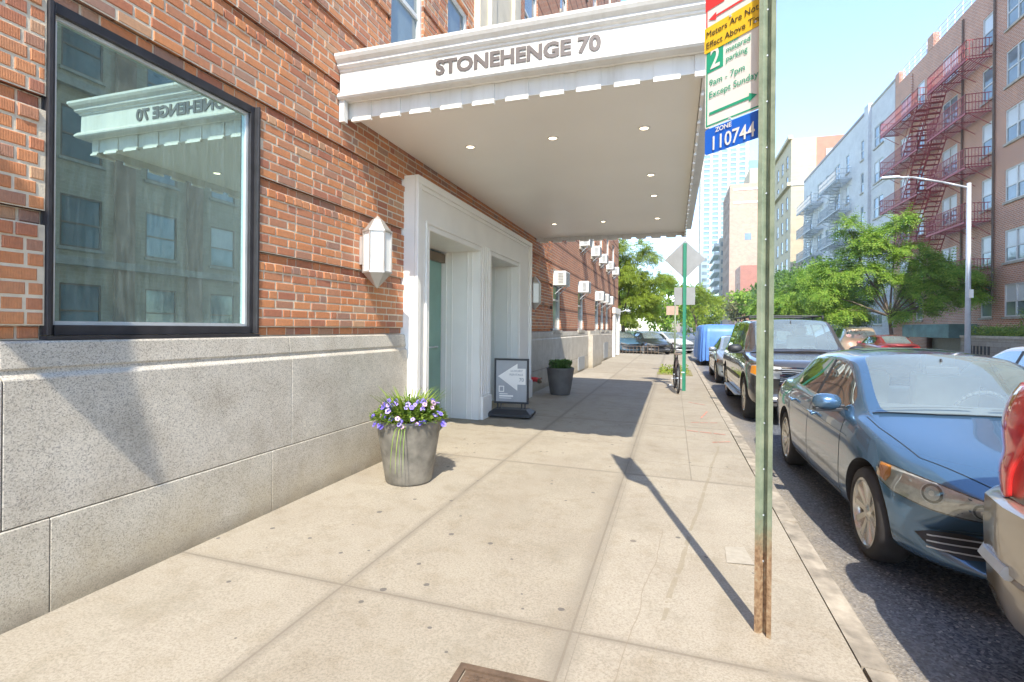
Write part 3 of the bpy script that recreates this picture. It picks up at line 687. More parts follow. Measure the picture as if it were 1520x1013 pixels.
# ================================================================ vehicles
def lerp(a, b, t): return a + (b - a) * t
def interp(tab, x):
    if x <= tab[0][0]: return tab[0][1:]
    for p, q in zip(tab, tab[1:]):
        if x <= q[0]:
            t = (x - p[0]) / (q[0] - p[0]); return tuple(lerp(a, b, t) for a, b in zip(p[1:], q[1:]))
    return tab[-1][1:]
def eval_mesh(o):
    dg = bpy.context.evaluated_depsgraph_get(); dg.update()
    return bpy.data.meshes.new_from_object(o.evaluated_get(dg))
def car_shell(P, sub=2):
    """P: dict of the car's profile. Returns the shell mesh with material slots 0 paint, 1 windscreen glass, 2 side glass, 3 pillar trim, 4 wheel well"""
    tab = P['tab']; xs = P['xs']; L = P['L']
    rings = []
    for x in xs:
        zb, ws, wm, zm, zbelt, wb, zr, wr, zt = interp(tab, x)
        half = [(0, zb), (ws * .6, zb), (ws, zb + .015), (wm - .012, zb + .11), (wm, zm), (wm - P.get('sh', .012), zbelt - .17), (lerp(wm, wb, .75), zbelt - .03), (wb - .005, zbelt),
                (lerp(wb, wr, .88), lerp(zbelt, zr, .88)), (wr, zr), (wr - .08, lerp(zr, zt, .38)), (wr * .5, lerp(zr, zt, .83)), (0, zt)]
        pts = []
        for k, (w, z) in enumerate(half):
            xx = x
            u = min(1, w / max(wm, .01)); 
            fn = max(0, 1 - x / P['nf']); xx += P['nc'] * u ** 3 * fn
            fr = max(0, 1 - (L - x) / P['rf']); xx -= P['rc'] * u ** 3 * fr
            if k >= 8 or (k >= 7): 
                a, b_ = P['ws']            # windscreen span along x: bow it forwards in the middle
                if a - .25 < x < b_ + .1: xx -= P.get('wbow', .10) * (1 - (w / .8) ** 2) * (1 if k > 8 else .0) * max(0, 1 - abs(x - (a + .1)) / (b_ - a + .2))
            if k <= 2: xx += 0
            pts.append((xx, w, z))
        rings.append(pts)
    n = 13; v = []; idx = {}
    for i, r in enumerate(rings):
        for k, (x, w, z) in enumerate(r):
            if k in (0, 12): v.append((w * 0, x, z)); idx[i, k, 1] = idx[i, k, -1] = len(v) - 1
            else:
                for s_ in (1, -1): v.append((-s_ * w, x, z)); idx[i, k, s_] = len(v) - 1     # s=+1: kerb side (-X)
    f = []; mi = []
    for i in range(len(rings) - 1):
        xa, xb = xs[i], xs[i + 1]; xm = (xa + xb) / 2
        for k in range(n - 1):
            for s_ in (1, -1):
                q = [idx[i, k, s_], idx[i + 1, k, s_], idx[i + 1, k + 1, s_], idx[i, k + 1, s_]]
                if s_ < 0: q.reverse()
                m_ = 0
                if k == 7 and any(a - 1e-6 <= xa and xb <= c + 1e-6 for a, c in P['side']): m_ = 2
                elif k == 7 and P['side'][0][0] - 1e-6 <= xa and xb <= P['side'][-1][1] + 1e-6: m_ = 3
                elif k in (10, 11) and P['ws'][0] - 1e-6 <= xa and xb <= P['ws'][1] + 1e-6: m_ = 1
                elif k in (10, 11) and P['bl'] and P['bl'][0] - 1e-6 <= xa and xb <= P['bl'][1] + 1e-6: m_ = 5
                f.append(tuple(q)); mi.append(m_)
    for i, rev in ((0, 0), (len(rings) - 1, 1)):
        for k in range(n - 1):
            q = [idx[i, k, 1], idx[i, k + 1, 1], idx[i, k + 1, -1], idx[i, k, -1]]
            q = [a for j_, a in enumerate(q) if a not in q[:j_]]
            if rev: q.reverse()
            f.append(tuple(q)); mi.append(5 if (rev and P.get('tailglass') and k in (7, 8)) else 0)
    me = bpy.data.meshes.new('shell'); me.from_pydata(v, [], f)
    mats = [P['paint'], M['carglass'], P.get('sglass', M['sideglass']), M['plastic'], M['tire'], M['carglass']]
    for m_ in mats: me.materials.append(m_)
    for p, m_ in zip(me.polygons, mi): p.material_index = m_; p.use_smooth = True
    bm = bmesh.new(); bm.from_mesh(me); bmesh.ops.recalc_face_normals(bm, faces=bm.faces)
    cr = bm.edges.layers.float.get('crease_edge') or bm.edges.layers.float.new('crease_edge')
    bm.verts.ensure_lookup_table(); kof = {}
    for (i_, k_, s_), vi in idx.items(): kof[vi] = (i_, k_)
    for e in bm.edges:
        (i1, k1), (i2, k2) = kof[e.verts[0].index], kof[e.verts[1].index]
        if k1 == k2 and k1 in P.get('ck', {}) and i1 != i2:
            lo, hi, vv = P['ck'][k1]
            if lo <= xs[min(i1, i2)] and xs[max(i1, i2)] <= hi: e[cr] = vv
    for e in bm.edges:
        ms = {fc.material_index for fc in e.link_faces}
        if len(ms) > 1: e[cr] = P.get('crease', .55)
    bm.to_mesh(me); bm.free()
    o = bpy.data.objects.new('shell', me); col.objects.link(o)
    s = o.modifiers.new('s', 'SUBSURF'); s.levels = s.render_levels = sub
    me2 = eval_mesh(o); bpy.data.objects.remove(o)
    # wheel arches
    o = bpy.data.objects.new('shell', me2); col.objects.link(o)
    c = MB()
    for wx in P['wheels']:
        for s_ in (1, -1):
            w1 = P['wm'] + .1; w0 = P['wm'] - .34
            c.lathe([(.0005, 0), (P['ar'], 0), (P['ar'], w1 - w0), (.0005, w1 - w0)], (s_ * w0 if s_ > 0 else -w1, wx, P['wr'] + P.get('az', .02)), 40, 'x')
    cm = bpy.data.meshes.new('c'); cm.from_pydata(c.v, [], c.f)
    bm = bmesh.new(); bm.from_mesh(cm); bmesh.ops.remove_doubles(bm, verts=bm.verts, dist=.001); bmesh.ops.recalc_face_normals(bm, faces=bm.faces); bm.to_mesh(cm); bm.free()
    for m_ in mats: cm.materials.append(m_)
    for p in cm.polygons: p.material_index = 4
    co = bpy.data.objects.new('c', cm); col.objects.link(co)
    bo = o.modifiers.new('b', 'BOOLEAN'); bo.operation = 'DIFFERENCE'; bo.object = co; bo.solver = 'EXACT'
    me3 = eval_mesh(o); bpy.data.objects.remove(o); bpy.data.objects.remove(co)
    return me3
PN = {0: 'body', 1: 'windscreen', 2: 'side_window', 3: 'window_pillar', 4: 'wheel_well', 5: 'rear_window'}
def split_shell(me, root, names, P):
    bm = bmesh.new(); bm.from_mesh(me); bvh = BVHTree.FromBMesh(bm); bm.free()
    out = {}
    slots = [m_ for m_ in me.materials]
    present = {p.material_index for p in me.polygons}
    for i, nm in names.items():
        if i not in present: continue
        b = bmesh.new(); b.from_mesh(me)
        bmesh.ops.delete(b, geom=[f for f in b.faces if f.material_index != i], context='FACES')
        for f in b.faces: f.material_index = 0
        if nm in ('windscreen', 'side_glass'):
            bmesh.ops.translate(b, verts=b.verts, vec=(0, 0, 0))
        groups = [None]
        if nm in ('side_window', 'window_pillar', 'wheel_well'):
            seen = set(); groups = []
            for f0 in b.faces:
                if f0 in seen: continue
                st = [f0]; seen.add(f0); g = []
                while st:
                    f = st.pop(); g.append(f.index)
                    for e in f.edges:
                        for f2 in e.link_faces:
                            if f2 not in seen: seen.add(f2); st.append(f2)
                groups.append(set(g))
        base = b; base.faces.index_update()
        for g in groups:
            b2 = base.copy(); b2.faces.ensure_lookup_table()
            if g is not None: bmesh.ops.delete(b2, geom=[f for f in b2.faces if f.index not in g], context='FACES')
            m2 = bpy.data.meshes.new(nm); b2.to_mesh(m2); b2.free(); m2.materials.clear(); m2.materials.append(slots[i])
            o = bpy.data.objects.new(nm, m2); col.objects.link(o); o.parent = root; out[nm] = o
        base.free()
    return bvh, out
def decal(bvh, pts, d, mat, name, root, off=.004, grid=.05, origin=(0, 2.3, .7), smooth=True, back=None, thick=0):
    """an outline (3D points) laid onto the shell along direction d"""
    d = Vector(d).normalized(); u = d.cross(Vector((0, 0, 1))).normalized(); v = u.cross(d)
    O = Vector(origin) - d * 6
    p2 = [((Vector(p) - O).dot(u), (Vector(p) - O).dot(v)) for p in pts]
    x0, x1 = min(p[0] for p in p2), max(p[0] for p in p2); y0, y1 = min(p[1] for p in p2), max(p[1] for p in p2)
    V = [Vector(p) for p in p2]; n = len(V)
    def inside(x, y):
        c = False; j = n - 1
        for i in range(n):
            if (V[i].y > y) != (V[j].y > y) and x < (V[j].x - V[i].x) * (y - V[i].y) / (V[j].y - V[i].y) + V[i].x: c = not c
            j = i
        return c
    # densify the outline
    D = []
    for a, b in zip(V, V[1:] + V[:1]):
        k = max(1, int((b - a).length / grid)); D += [a.lerp(b, t / k) for t in range(k)]
    nb = len(D); y = y0 + grid * .5
    while y < y1:
        x = x0 + grid * .5
        while x < x1:
            if inside(x, y) and min((Vector((x, y)) - q).length for q in D) > grid * .35: D.append(Vector((x, y)))
            x += grid
        y += grid
    vo, eo, fo, *_ = delaunay_2d_cdt(D, [(i, (i + 1) % nb) for i in range(nb)], [], 1, 1e-5)
    W_ = []; last = None
    for p in vo:
        o3 = O + u * p.x + v * p.y
        h = bvh.ray_cast(o3, d)
        if h[0] is None:
            W_.append(None); continue
        nn = h[1]; nn = nn if nn.dot(d) < 0 else -nn
        W_.append(h[0] + nn * off)
    fs = [f for f in fo if all(W_[i] is not None for i in f)]
    W_ = [w if w is not None else Vector((0, 0, -9)) for w in W_]
    me = bpy.data.meshes.new(name); me.from_pydata(W_, [], [tuple(f) for f in fs])
    bm = bmesh.new(); bm.from_mesh(me); bmesh.ops.delete(bm, geom=[v_ for v_ in bm.verts if not v_.link_faces], context='VERTS')
    bmesh.ops.recalc_face_normals(bm, faces=bm.faces)
    if thick:
        s = 0
        for f in bm.faces: s += f.normal.dot(d)
        if s > 0: bmesh.ops.reverse_faces(bm, faces=bm.faces)
        bmesh.ops.solidify(bm, geom=list(bm.faces), thickness=thick)
    bm.to_mesh(me); bm.free()
    return link_mesh(name, me, mat, root, smooth)
def seam(bvh, pts, d, name, root, w=.004, mat=None, off=.0015, origin=(0, 2.3, .7), k=14):
    d = Vector(d).normalized(); q = MB(); L_ = []
    for a, b in zip(pts, pts[1:]):
        a, b = Vector(a), Vector(b)
        for t in range(k):
            L_.append(a.lerp(b, t / k))
    L_.append(Vector(pts[-1])); P_ = []
    for p in L_:
        h = bvh.ray_cast(p - d * 4, d)
        if h[0] is not None:
            nn = h[1] if h[1].dot(d) < 0 else -h[1]; P_.append(h[0] + nn * off)
        else: P_.append(None)
    for a, b in zip(P_, P_[1:]):
        if a is None or b is None or (b - a).length > .25 or (b - a).length < 1e-5: continue
        t = (b - a).normalized(); s = t.cross(d).normalized() * w
        q.quad(a - s, b - s, b + s, a + s)
    if not q.v: return None
    return q.build(name, mat or M['plastic'], root)
def wheel(root, x, s_, w, r, rw, rim_r, spokes=10, rimmat=None, width=.205, spw=.02):
    """s_=-1 kerb side (-X). outer face of the tyre at |X| = w"""
    rimmat = rimmat or M['rim']; e = -1 if s_ > 0 else 1   # kerb side: outward -X
    t = MB(); wd = width; O = s_ * w
    def X(a): return -s_ * a     # a: depth inwards from the outer face
    prof = [(rim_r, .012), (rim_r + .01, .0), (r - .05, -.0), (r - .018, .012), (r - .002, .04), (r, .07), (r, wd - .07), (r - .002, wd - .04), (r - .018, wd - .012), (r - .05, wd), (rim_r, wd)]
    t.lathe([(a, X(b)) for a, b in prof], (O, x, r), 40, 'x')
    for gx in (.07, .105, .14): pass
    ty = t.build('wheel', M['tire'], root, smooth=True, angle=50)
    q = MB(); q.lathe([(rim_r + .004, X(.008)), (rim_r - .012, X(.004)), (rim_r - .022, X(.018)), (rim_r - .03, X(.05)), (rim_r - .035, X(wd - .02))], (O, x, r), 40, 'x')
    q.lathe([(.0005, X(.018)), (.03, X(.016)), (.036, X(.022)), (.06, X(.03)), (.066, X(.05))], (O, x, r), 20, 'x')
    for i in range(spokes):
        a = 2 * math.pi * i / spokes + .1
        for da in ((0,) if spokes > 6 else (-.12, .12)):
            c = Vector((0, math.cos(a + da), math.sin(a + da))); tn = Vector((0, -math.sin(a + da), math.cos(a + da)))
            C0 = Vector((O, x, r))
            p0 = C0 + c * .05 + Vector((X(.032), 0, 0)); p1 = C0 + c * (rim_r - .015) + Vector((X(.016), 0, 0))
            w0, w1 = spw * .85, spw * 1.15
            dp = Vector((X(.03), 0, 0))
            q.add([p0 - tn * w0, p0 + tn * w0, p1 + tn * w1, p1 - tn * w1, p0 - tn * w0 * 1.5 + dp, p0 + tn * w0 * 1.5 + dp, p1 + tn * w1 * 1.6 + dp, p1 - tn * w1 * 1.6 + dp],
                  [(0, 1, 2, 3), (0, 4, 5, 1), (1, 5, 6, 2), (2, 6, 7, 3), (3, 7, 4, 0), (7, 6, 5, 4)])
    q.build('rim', rimmat, ty, smooth=True, angle=35)
    q = MB().lathe([(.0005, X(.075)), (rim_r - .03, X(.07))], (O, x, r), 24, 'x'); q.build('brake_disc', M['plastic'], ty)
    return ty
def side_mirror(root, x, z, s_, w, paint, sc=1.0):
    q = MB(); c = Vector((s_ * (w + .11 * sc), x, z)); n1, n2 = 14, 9; vs = []; fs = []
    for i in range(n2 + 1):
        th = math.pi * i / n2
        for j in range(n1):
            ph = 2 * math.pi * j / n1
            ex = math.cos(ph) * math.sin(th); ez = math.sin(ph) * math.sin(th); ey = -math.cos(th)
            ex = math.copysign(abs(ex) ** .8, ex); ez = math.copysign(abs(ez) ** .8, ez)
            fy = ey * .085 if ey < 0 else ey * .03
            vs.append(c + Vector((ex * .115, fy, ez * .072)) * sc)
    for i in range(n2):
        for j in range(n1): fs.append((i * n1 + j, i * n1 + (j + 1) % n1, (i + 1) * n1 + (j + 1) % n1, (i + 1) * n1 + j))
    q.add(vs, fs); o = q.build('mirror', paint, root, smooth=True)
    q = MB(); q.obox(c + Vector((-s_ * .02, .0, -.062)) * sc, (.115 * sc, 0, 0), (0, .05 * sc, 0), (0, 0, .016 * sc)); q.obox(c + Vector((-s_ * .115, .01, -.05)) * sc, (.035 * sc, 0, 0), (0, .035 * sc, 0), (0, 0, .03 * sc))
    q.build('mirror_arm', M['plastic'], o, bevel=.006)
    return o
def interior(root, P, seatmat):
    L = P['L']; s = MB(); w = P['wm'] - .16
    c0 = P['ws'][0]
    q = MB(); q.obox((0, c0 + .32, P['dashz']), (w - .04, 0, 0), (0, .34, 0), (0, 0, .05)); q.obox((0, c0 + .6, P['dashz'] - .22), (w - .04, 0, 0), (0, .08, 0), (0, 0, .2))
    q.build('dashboard', M['dash'], root, bevel=.03)
    sw = MB(); C0 = Vector((.36, c0 + .80, P['dashz'] + .0)); a1 = Vector((1, 0, 0)); a2 = Vector((0, -.42, .9)).normalized()
    pts = [C0 + a1 * math.cos(t * math.pi / 12) * .185 + a2 * math.sin(t * math.pi / 12) * .185 for t in range(25)]
    sw.path(pts, .015, 8); sw.tube(C0 - a1 * .18, C0 + a1 * .18, .018); sw.tube(C0, C0 - Vector((0, .3, .1)), .03); sw.build('steering_wheel', M['dash'], root, smooth=True)
    fl = MB().box(-w, w, P['ws'][0] - .1, L - .5, P['floor'], P['floor'] + .04); fl.build('floor', M['plastic'], root)
    def seat(x, y, wd):
        k = MB(); k.obox((x, y, P['seatz']), (wd, 0, 0), (0, .26, 0), (0, 0, .09))
        big = wd > .4
        k.obox((x, y + .33, P['seatz'] + (.36 if not big else .24)), (wd, 0, 0), (0, .065, .02), (0, -.06 if not big else .05, .31 if not big else .22))
        hr = [x] if not big else []
        for h_ in hr: k.obox((h_, y + .43, P['seatz'] + .78), (.125, 0, 0), (0, .045, .01), (0, -.015, .09)); k.tube((h_ - .05, y + .40, P['seatz'] + .6), (h_ - .05, y + .42, P['seatz'] + .75), .007); k.tube((h_ + .05, y + .40, P['seatz'] + .6), (h_ + .05, y + .42, P['seatz'] + .75), .007)
        k.build('seat', seatmat, root, bevel=.04, smooth=True)
    for x in (-.37, .37): seat(x, c0 + 1.15, .26)
    seat(0, c0 + 1.85, .62)
    k = MB().obox((0, c0 + P.get('rvx', .62), P['H'] - .17), (.12, 0, 0), (0, .015, 0), (0, 0, .035)); k.tube((0, c0 + P.get('rvx', .62), P['H'] - .14), (0, c0 + P.get('rvx', .62) + .02, P['H'] - .07), .01); k.build('rear_view_mirror', M['plastic'], root, bevel=.01)
def plate(root, bvh, y, z, front, txt=None):
    pass

# ---- saloon profile: x, zb, ws, wm, zm, zbelt, wb, zr, wr, zt
def sedan_P(paint):
    tab = [(0.0, .24, .50, .64, .43, .555, .52, .60, .42, .615),
           (.05, .21, .62, .74, .44, .61, .64, .645, .54, .668),
           (.16, .19, .72, .81, .46, .675, .70, .70, .60, .722),
           (.40, .18, .78, .868, .49, .765, .765, .785, .66, .818),
           (.75, .18, .80, .885, .53, .85, .79, .868, .70, .902),
           (1.15, .18, .80, .890, .56, .925, .80, .945, .71, .975),
           (1.30, .18, .80, .890, .56, .938, .80, .985, .72, 1.01),
           (1.50, .18, .80, .890, .56, .945, .80, 1.085, .70, 1.13),
           (1.95, .18, .80, .890, .57, .955, .80, 1.325, .615, 1.375),
           (2.12, .18, .80, .890, .57, .958, .80, 1.365, .60, 1.425),
           (2.60, .18, .80, .890, .57, .968, .80, 1.385, .59, 1.453),
           (3.10, .18, .80, .890, .58, .98, .795, 1.36, .585, 1.435),
           (3.45, .19, .80, .888, .59, .99, .785, 1.30, .585, 1.37),
           (3.95, .21, .80, .880, .61, 1.00, .75, 1.09, .60, 1.12),
           (4.12, .23, .79, .872, .62, 1.00, .74, 1.03, .62, 1.05),
           (4.40, .26, .77, .85, .62, .98, .71, 1.01, .60, 1.035),
           (4.58, .29, .73, .82, .62, .94, .68, .98, .58, 1.005),
           (4.64, .33, .66, .76, .60, .88, .63, .91, .54, .93)]
    xs = [0, .03, .08, .18, .40, .62, .88, 1.15, 1.27, 1.36, 1.5, 1.72, 1.95, 2.08, 2.22, 2.42, 2.50, 2.62, 2.9, 3.18, 3.36, 3.46, 3.7, 3.93, 4.1, 4.25, 4.45, 4.58, 4.63]
    return dict(tab=tab, xs=xs, L=4.64, H=1.45, nf=1.0, nc=.34, rf=.9, rc=.22, ws=(1.27, 2.08), bl=(3.36, 4.1), side=[(1.5, 2.42), (2.50, 3.36)], wheels=(.88, 3.53), wm=.885, ar=.358, wr=.32,
                paint=paint, ck={9: (.1, 1.3, .75), 6: (.5, 4.3, .35)}, dashz=.93, floor=.32, seatz=.52, rvx=.60)
def build_sedan(paint, label, loc, name='parked_car', detail=True, cat='car', group=None, rz=0):
    P = sedan_P(paint); me = car_shell(P, 2)
    root = thing(name, label, cat, loc, rz, group)
    bvh, parts = split_shell(me, root, PN, P)
    if 'body' in parts: pass
    for x in P['wheels']:
        for s_ in (-1, 1): wheel(root, x, s_, .872, .32, .2, .235, 10)
    interior(root, P, M['seat'])
    D = (0, 1, 0)                    # towards the rear
    for s_ in (-1, 1):
        dg = (-s_ * .62, 1, -.1)
        out = [(s_ * .34, .04, .572), (s_ * .35, .05, .605), (s_ * .50, .13, .655), (s_ * .66, .30, .697), (s_ * .79, .56, .733), (s_ * .835, .68, .735), (s_ * .862, .67, .64), (s_ * .84, .48, .588), (s_ * .74, .24, .553), (s_ * .55, .08, .540), (s_ * .42, .04, .545)]
        hl = decal(bvh, out, dg, M['bowl'], 'headlight', root, .003, .03)
        decal(bvh, [(s_ * .80, .58, .728), (s_ * .832, .67, .731), (s_ * .857, .665, .652), (s_ * .845, .56, .628), (s_ * .825, .54, .67)], dg, M['amber'], 'amber_reflector', hl, .007, .03)
        for (cx, cy, cz, r) in ((.69, .31, .640, .050), (.53, .13, .600, .040)):
            for (rr, mt, of) in ((r + .012, M['galv'], .006), (r + .004, M['bowl2'], .008), (r * .80, M['bowl'], .010), (r * .30, M['frost'], .013)):
                cpts = [(s_ * (cx + rr * .85 * math.cos(a * math.pi / 9)), cy + rr * .53 * math.cos(a * math.pi / 9), cz + rr * math.sin(a * math.pi / 9)) for a in range(18)]
                decal(bvh, cpts, dg, mt, 'lamp_ring', hl, of, .03)
        seam(bvh, out + out[:1], dg, 'lamp_edge', hl, .0035, M['plastic'], .006)
        decal(bvh, out, dg, M['lens'], 'lens', hl, .016, .04)
        # lower side intake
        ft = [(s_ * .44, .03, .30), (s_ * .46, .03, .375), (s_ * .60, .12, .412), (s_ * .72, .26, .41), (s_ * .765, .34, .385), (s_ * .735, .26, .335), (s_ * .62, .10, .29)]
        it = decal(bvh, ft, (-s_ * .35, 1, 0), M['plastic'], 'lower_intake', root, .004, .04)
        for zz in (.305, .338, .372): seam(bvh, [(s_ * .45, .03, zz), (s_ * .73, .26, zz + .012)], (-s_ * .35, 1, 0), 'intake_bar', it, .0045, M['galv'], .010)
        side_mirror(root, 1.66, 1.00, s_, .80, paint)
        S = (-s_, 0, 0)
        # door seams, sill, belt line trim, handles
        sm = [[(0, 1.42, .30), (0, 1.40, .62), (0, 1.45, .90)], [(0, 2.46, .26), (0, 2.46, .94)], [(0, 3.22, .55), (0, 3.30, .75), (0, 3.42, .95)], [(0, 1.42, .30), (0, 2.46, .26), (0, 3.08, .28)]]
        for k_ in sm: seam(bvh, k_, S, 'door_seam', root, .005)
        seam(bvh, [(0, 1.50, .955), (0, 3.35, .995)], S, 'belt_trim', root, .007, M['chrome'], .003)
        seam(bvh, [(0, .62, .17 + .03), (0, 4.1, .22)], S, 'sill_trim', root, .012, M['plastic'], .003)
        seam(bvh, [(0, 1.3, .78), (0, 4.0, .84)], S, 'body_crease', root, .003, paint, .004)
        for hx, hz in ((2.25, .82), (3.12, .84)):
            h = MB(); h.obox((s_ * .90, hx, hz), (.012, 0, 0), (0, .085, .004), (0, 0, .013)); h.obox((s_ * .885, hx - .06, hz), (.02, 0, 0), (0, .015, 0), (0, 0, .011)); h.obox((s_ * .885, hx + .06, hz), (.02, 0, 0), (0, .015, 0), (0, 0, .011)); h.build('door_handle', paint, root, bevel=.006, smooth=True)
        tl = [(s_ * .48, 4.6, .88), (s_ * .80, 4.4, .90), (s_ * .84, 4.3, .80), (s_ * .78, 4.5, .72), (s_ * .50, 4.62, .76)]
        decal(bvh, tl, (-s_ * .5, -1, 0), M['red'], 'tail_light', root, .005, .05)
    g = [(-.345, 0, .565), (-.36, 0, .635), (.36, 0, .635), (.345, 0, .565)]
    gr = decal(bvh, g, D, M['plastic'], 'grille', root, .004, .04)
    for zz in (.568, .585, .602, .618, .634): seam(bvh, [(-.35, 0, zz), (.35, 0, zz)], D, 'grille_bar', gr, .0035, M['chrome'], .008)
    g = [(-.40, 0, .27), (-.43, 0, .40), (.43, 0, .40), (.40, 0, .27)]
    gr = decal(bvh, g, D, M['plastic'], 'lower_grille', root, .004, .04)
    for zz in (.30, .335, .37): seam(bvh, [(-.41, 0, zz), (.41, 0, zz)], D, 'grille_bar', gr, .004, M['chrome'], .009)
    seam(bvh, [(-.30, -.5, .45), (.30, -.5, .45)], D, 'bumper_line', root, .003, M['plastic'])
    # bonnet shut lines, seen from above
    Dn = (0, 0, -1)
    for s_ in (-1, 1): seam(bvh, [(s_ * .42, .22, 2), (s_ * .66, .55, 2), (s_ * .735, 1.0, 2), (s_ * .745, 1.22, 2)], Dn, 'bonnet_seam', root, .004)
    # wipers and cowl
    seam(bvh, [(-.70, 1.245, 2), (-.3, 1.19, 2), (.3, 1.19, 2), (.70, 1.245, 2)], Dn, 'cowl_panel', root, .02, M['plastic'], .004)
    for (a, c) in (((-.66, 1.25), (-.08, 1.20)), ((.02, 1.22), (.62, 1.25))): seam(bvh, [(a[0], a[1], 2), (c[0], c[1] + .03, 2)], Dn, 'wiper', root, .009, M['plastic'], .03)
    seam(bvh, [(-.40, 2.42, 2), (.40, 2.42, 2)], Dn, 'sunroof_seam', root, .004); seam(bvh, [(-.40, 2.95, 2), (.40, 2.95, 2)], Dn, 'sunroof_seam', root, .004)
    decal(bvh, [(-.40, 2.43, 2), (.40, 2.43, 2), (.40, 2.94, 2), (-.40, 2.94, 2)], (0, .001, -1), M['pane'], 'sunroof', root, .003, .1, origin=(0, 2.6, 1))
    return root
blue = mat_paint('blue_metallic', (.065, .15, .255), rough=.22, metal=.5)
JX, JY = 2.17, 3.36
build_sedan(blue, 'metallic blue four door saloon parked at the kerb facing the camera', (JX, JY, RZ))
# second, third: saloons seen only in part
silver = mat_paint('silver_blue', (.30, .36, .42)); white_p = mat_paint('white_car', (.62, .64, .66), metal=.1); redp = mat_paint('dark_red', (.30, .03, .03)); blackp = mat_paint('black_car', (.03, .035, .04)); navy = mat_paint('navy_car', (.05, .09, .17)); tanp = mat_paint('tan_car', (.45, .36, .26)); greyp = mat_paint('grey_car', (.16, .19, .20))
def far_car(src, paint, label, loc, rz, name='parked_car', group=None):
    c = copy_tree(src); c.name = name; c.location = loc; c.rotation_euler.z = rz; c['label'] = label
    if group: c['group'] = group
    for ch in c.children_recursive:
        if ch.name.startswith(('body', 'mirror', 'door_handle', 'body_crease', 'intake_trim')) and not ch.name.startswith('mirror_arm'):
            ch.data = ch.data.copy(); ch.data.materials.clear(); ch.data.materials.append(paint)
    return c
jetta = [o for o in col.objects if o.parent is None and o.name == 'parked_car'][0]
far_car(jetta, silver, 'silver blue saloon parked behind the black sport utility vehicle', (2.10, 15.9, RZ), 0)
# ---- sport utility vehicles
def suv_P(paint, kx=1.0, kz=1.0, kw=1.0, sides=None):
    tab = [(0.0, .36, .70, .84, .60, .84, .74, .90, .62, .93),
           (.06, .32, .78, .90, .62, .98, .80, 1.02, .70, 1.06),
           (.25, .29, .84, .96, .66, 1.06, .84, 1.09, .74, 1.12),
           (.9, .28, .90, 1.0, .72, 1.12, .88, 1.135, .78, 1.165),
           (1.45, .28, .92, 1.005, .74, 1.155, .89, 1.175, .78, 1.20),
           (1.62, .28, .92, 1.005, .74, 1.165, .90, 1.26, .79, 1.30),
           (2.20, .28, .92, 1.005, .74, 1.175, .90, 1.74, .72, 1.78),
           (2.35, .28, .92, 1.005, .74, 1.18, .90, 1.79, .71, 1.835),
           (3.2, .28, .92, 1.005, .75, 1.19, .90, 1.82, .70, 1.87),
           (5.0, .30, .92, 1.0, .76, 1.20, .89, 1.80, .70, 1.85),
           (5.38, .32, .90, .98, .76, 1.20, .87, 1.72, .69, 1.79),
           (5.52, .36, .86, .95, .74, 1.16, .84, 1.60, .68, 1.66)]
    tab = [(a * kx, *[v * (kw if j in (1, 2, 5, 7) else kz) for j, v in enumerate(r)]) for a, *r in tab]
    xs = [0, .03, .08, .25, .5, .9, 1.2, 1.45, 1.56, 1.72, 1.95, 2.2, 2.33, 2.5, 2.78, 2.88, 3.3, 3.72, 3.82, 4.2, 4.62, 4.72, 5.0, 5.2, 5.34, 5.44, 5.52]
    xs = [x * kx for x in xs]
    sd = [(1.72, 2.78), (2.88, 3.72), (3.82, 5.2)]
    return dict(tab=tab, xs=xs, L=5.52 * kx, H=1.87 * kz, nf=.9, nc=.26, rf=.5, rc=.14, ws=(1.56 * kx, 2.33 * kx), bl=None, tailglass=True, side=[(a * kx, c * kx) for a, c in sd],
                wheels=(1.0 * kx, 4.30 * kx), wm=1.005 * kw, ar=.44 * kz, wr=.385 * kz, az=.03, paint=paint, dashz=1.12 * kz, floor=.5 * kz, seatz=.82 * kz, rvx=.55, crease=.7, wbow=.12, ck={6: (.3, 5.2 * kx, .4)})
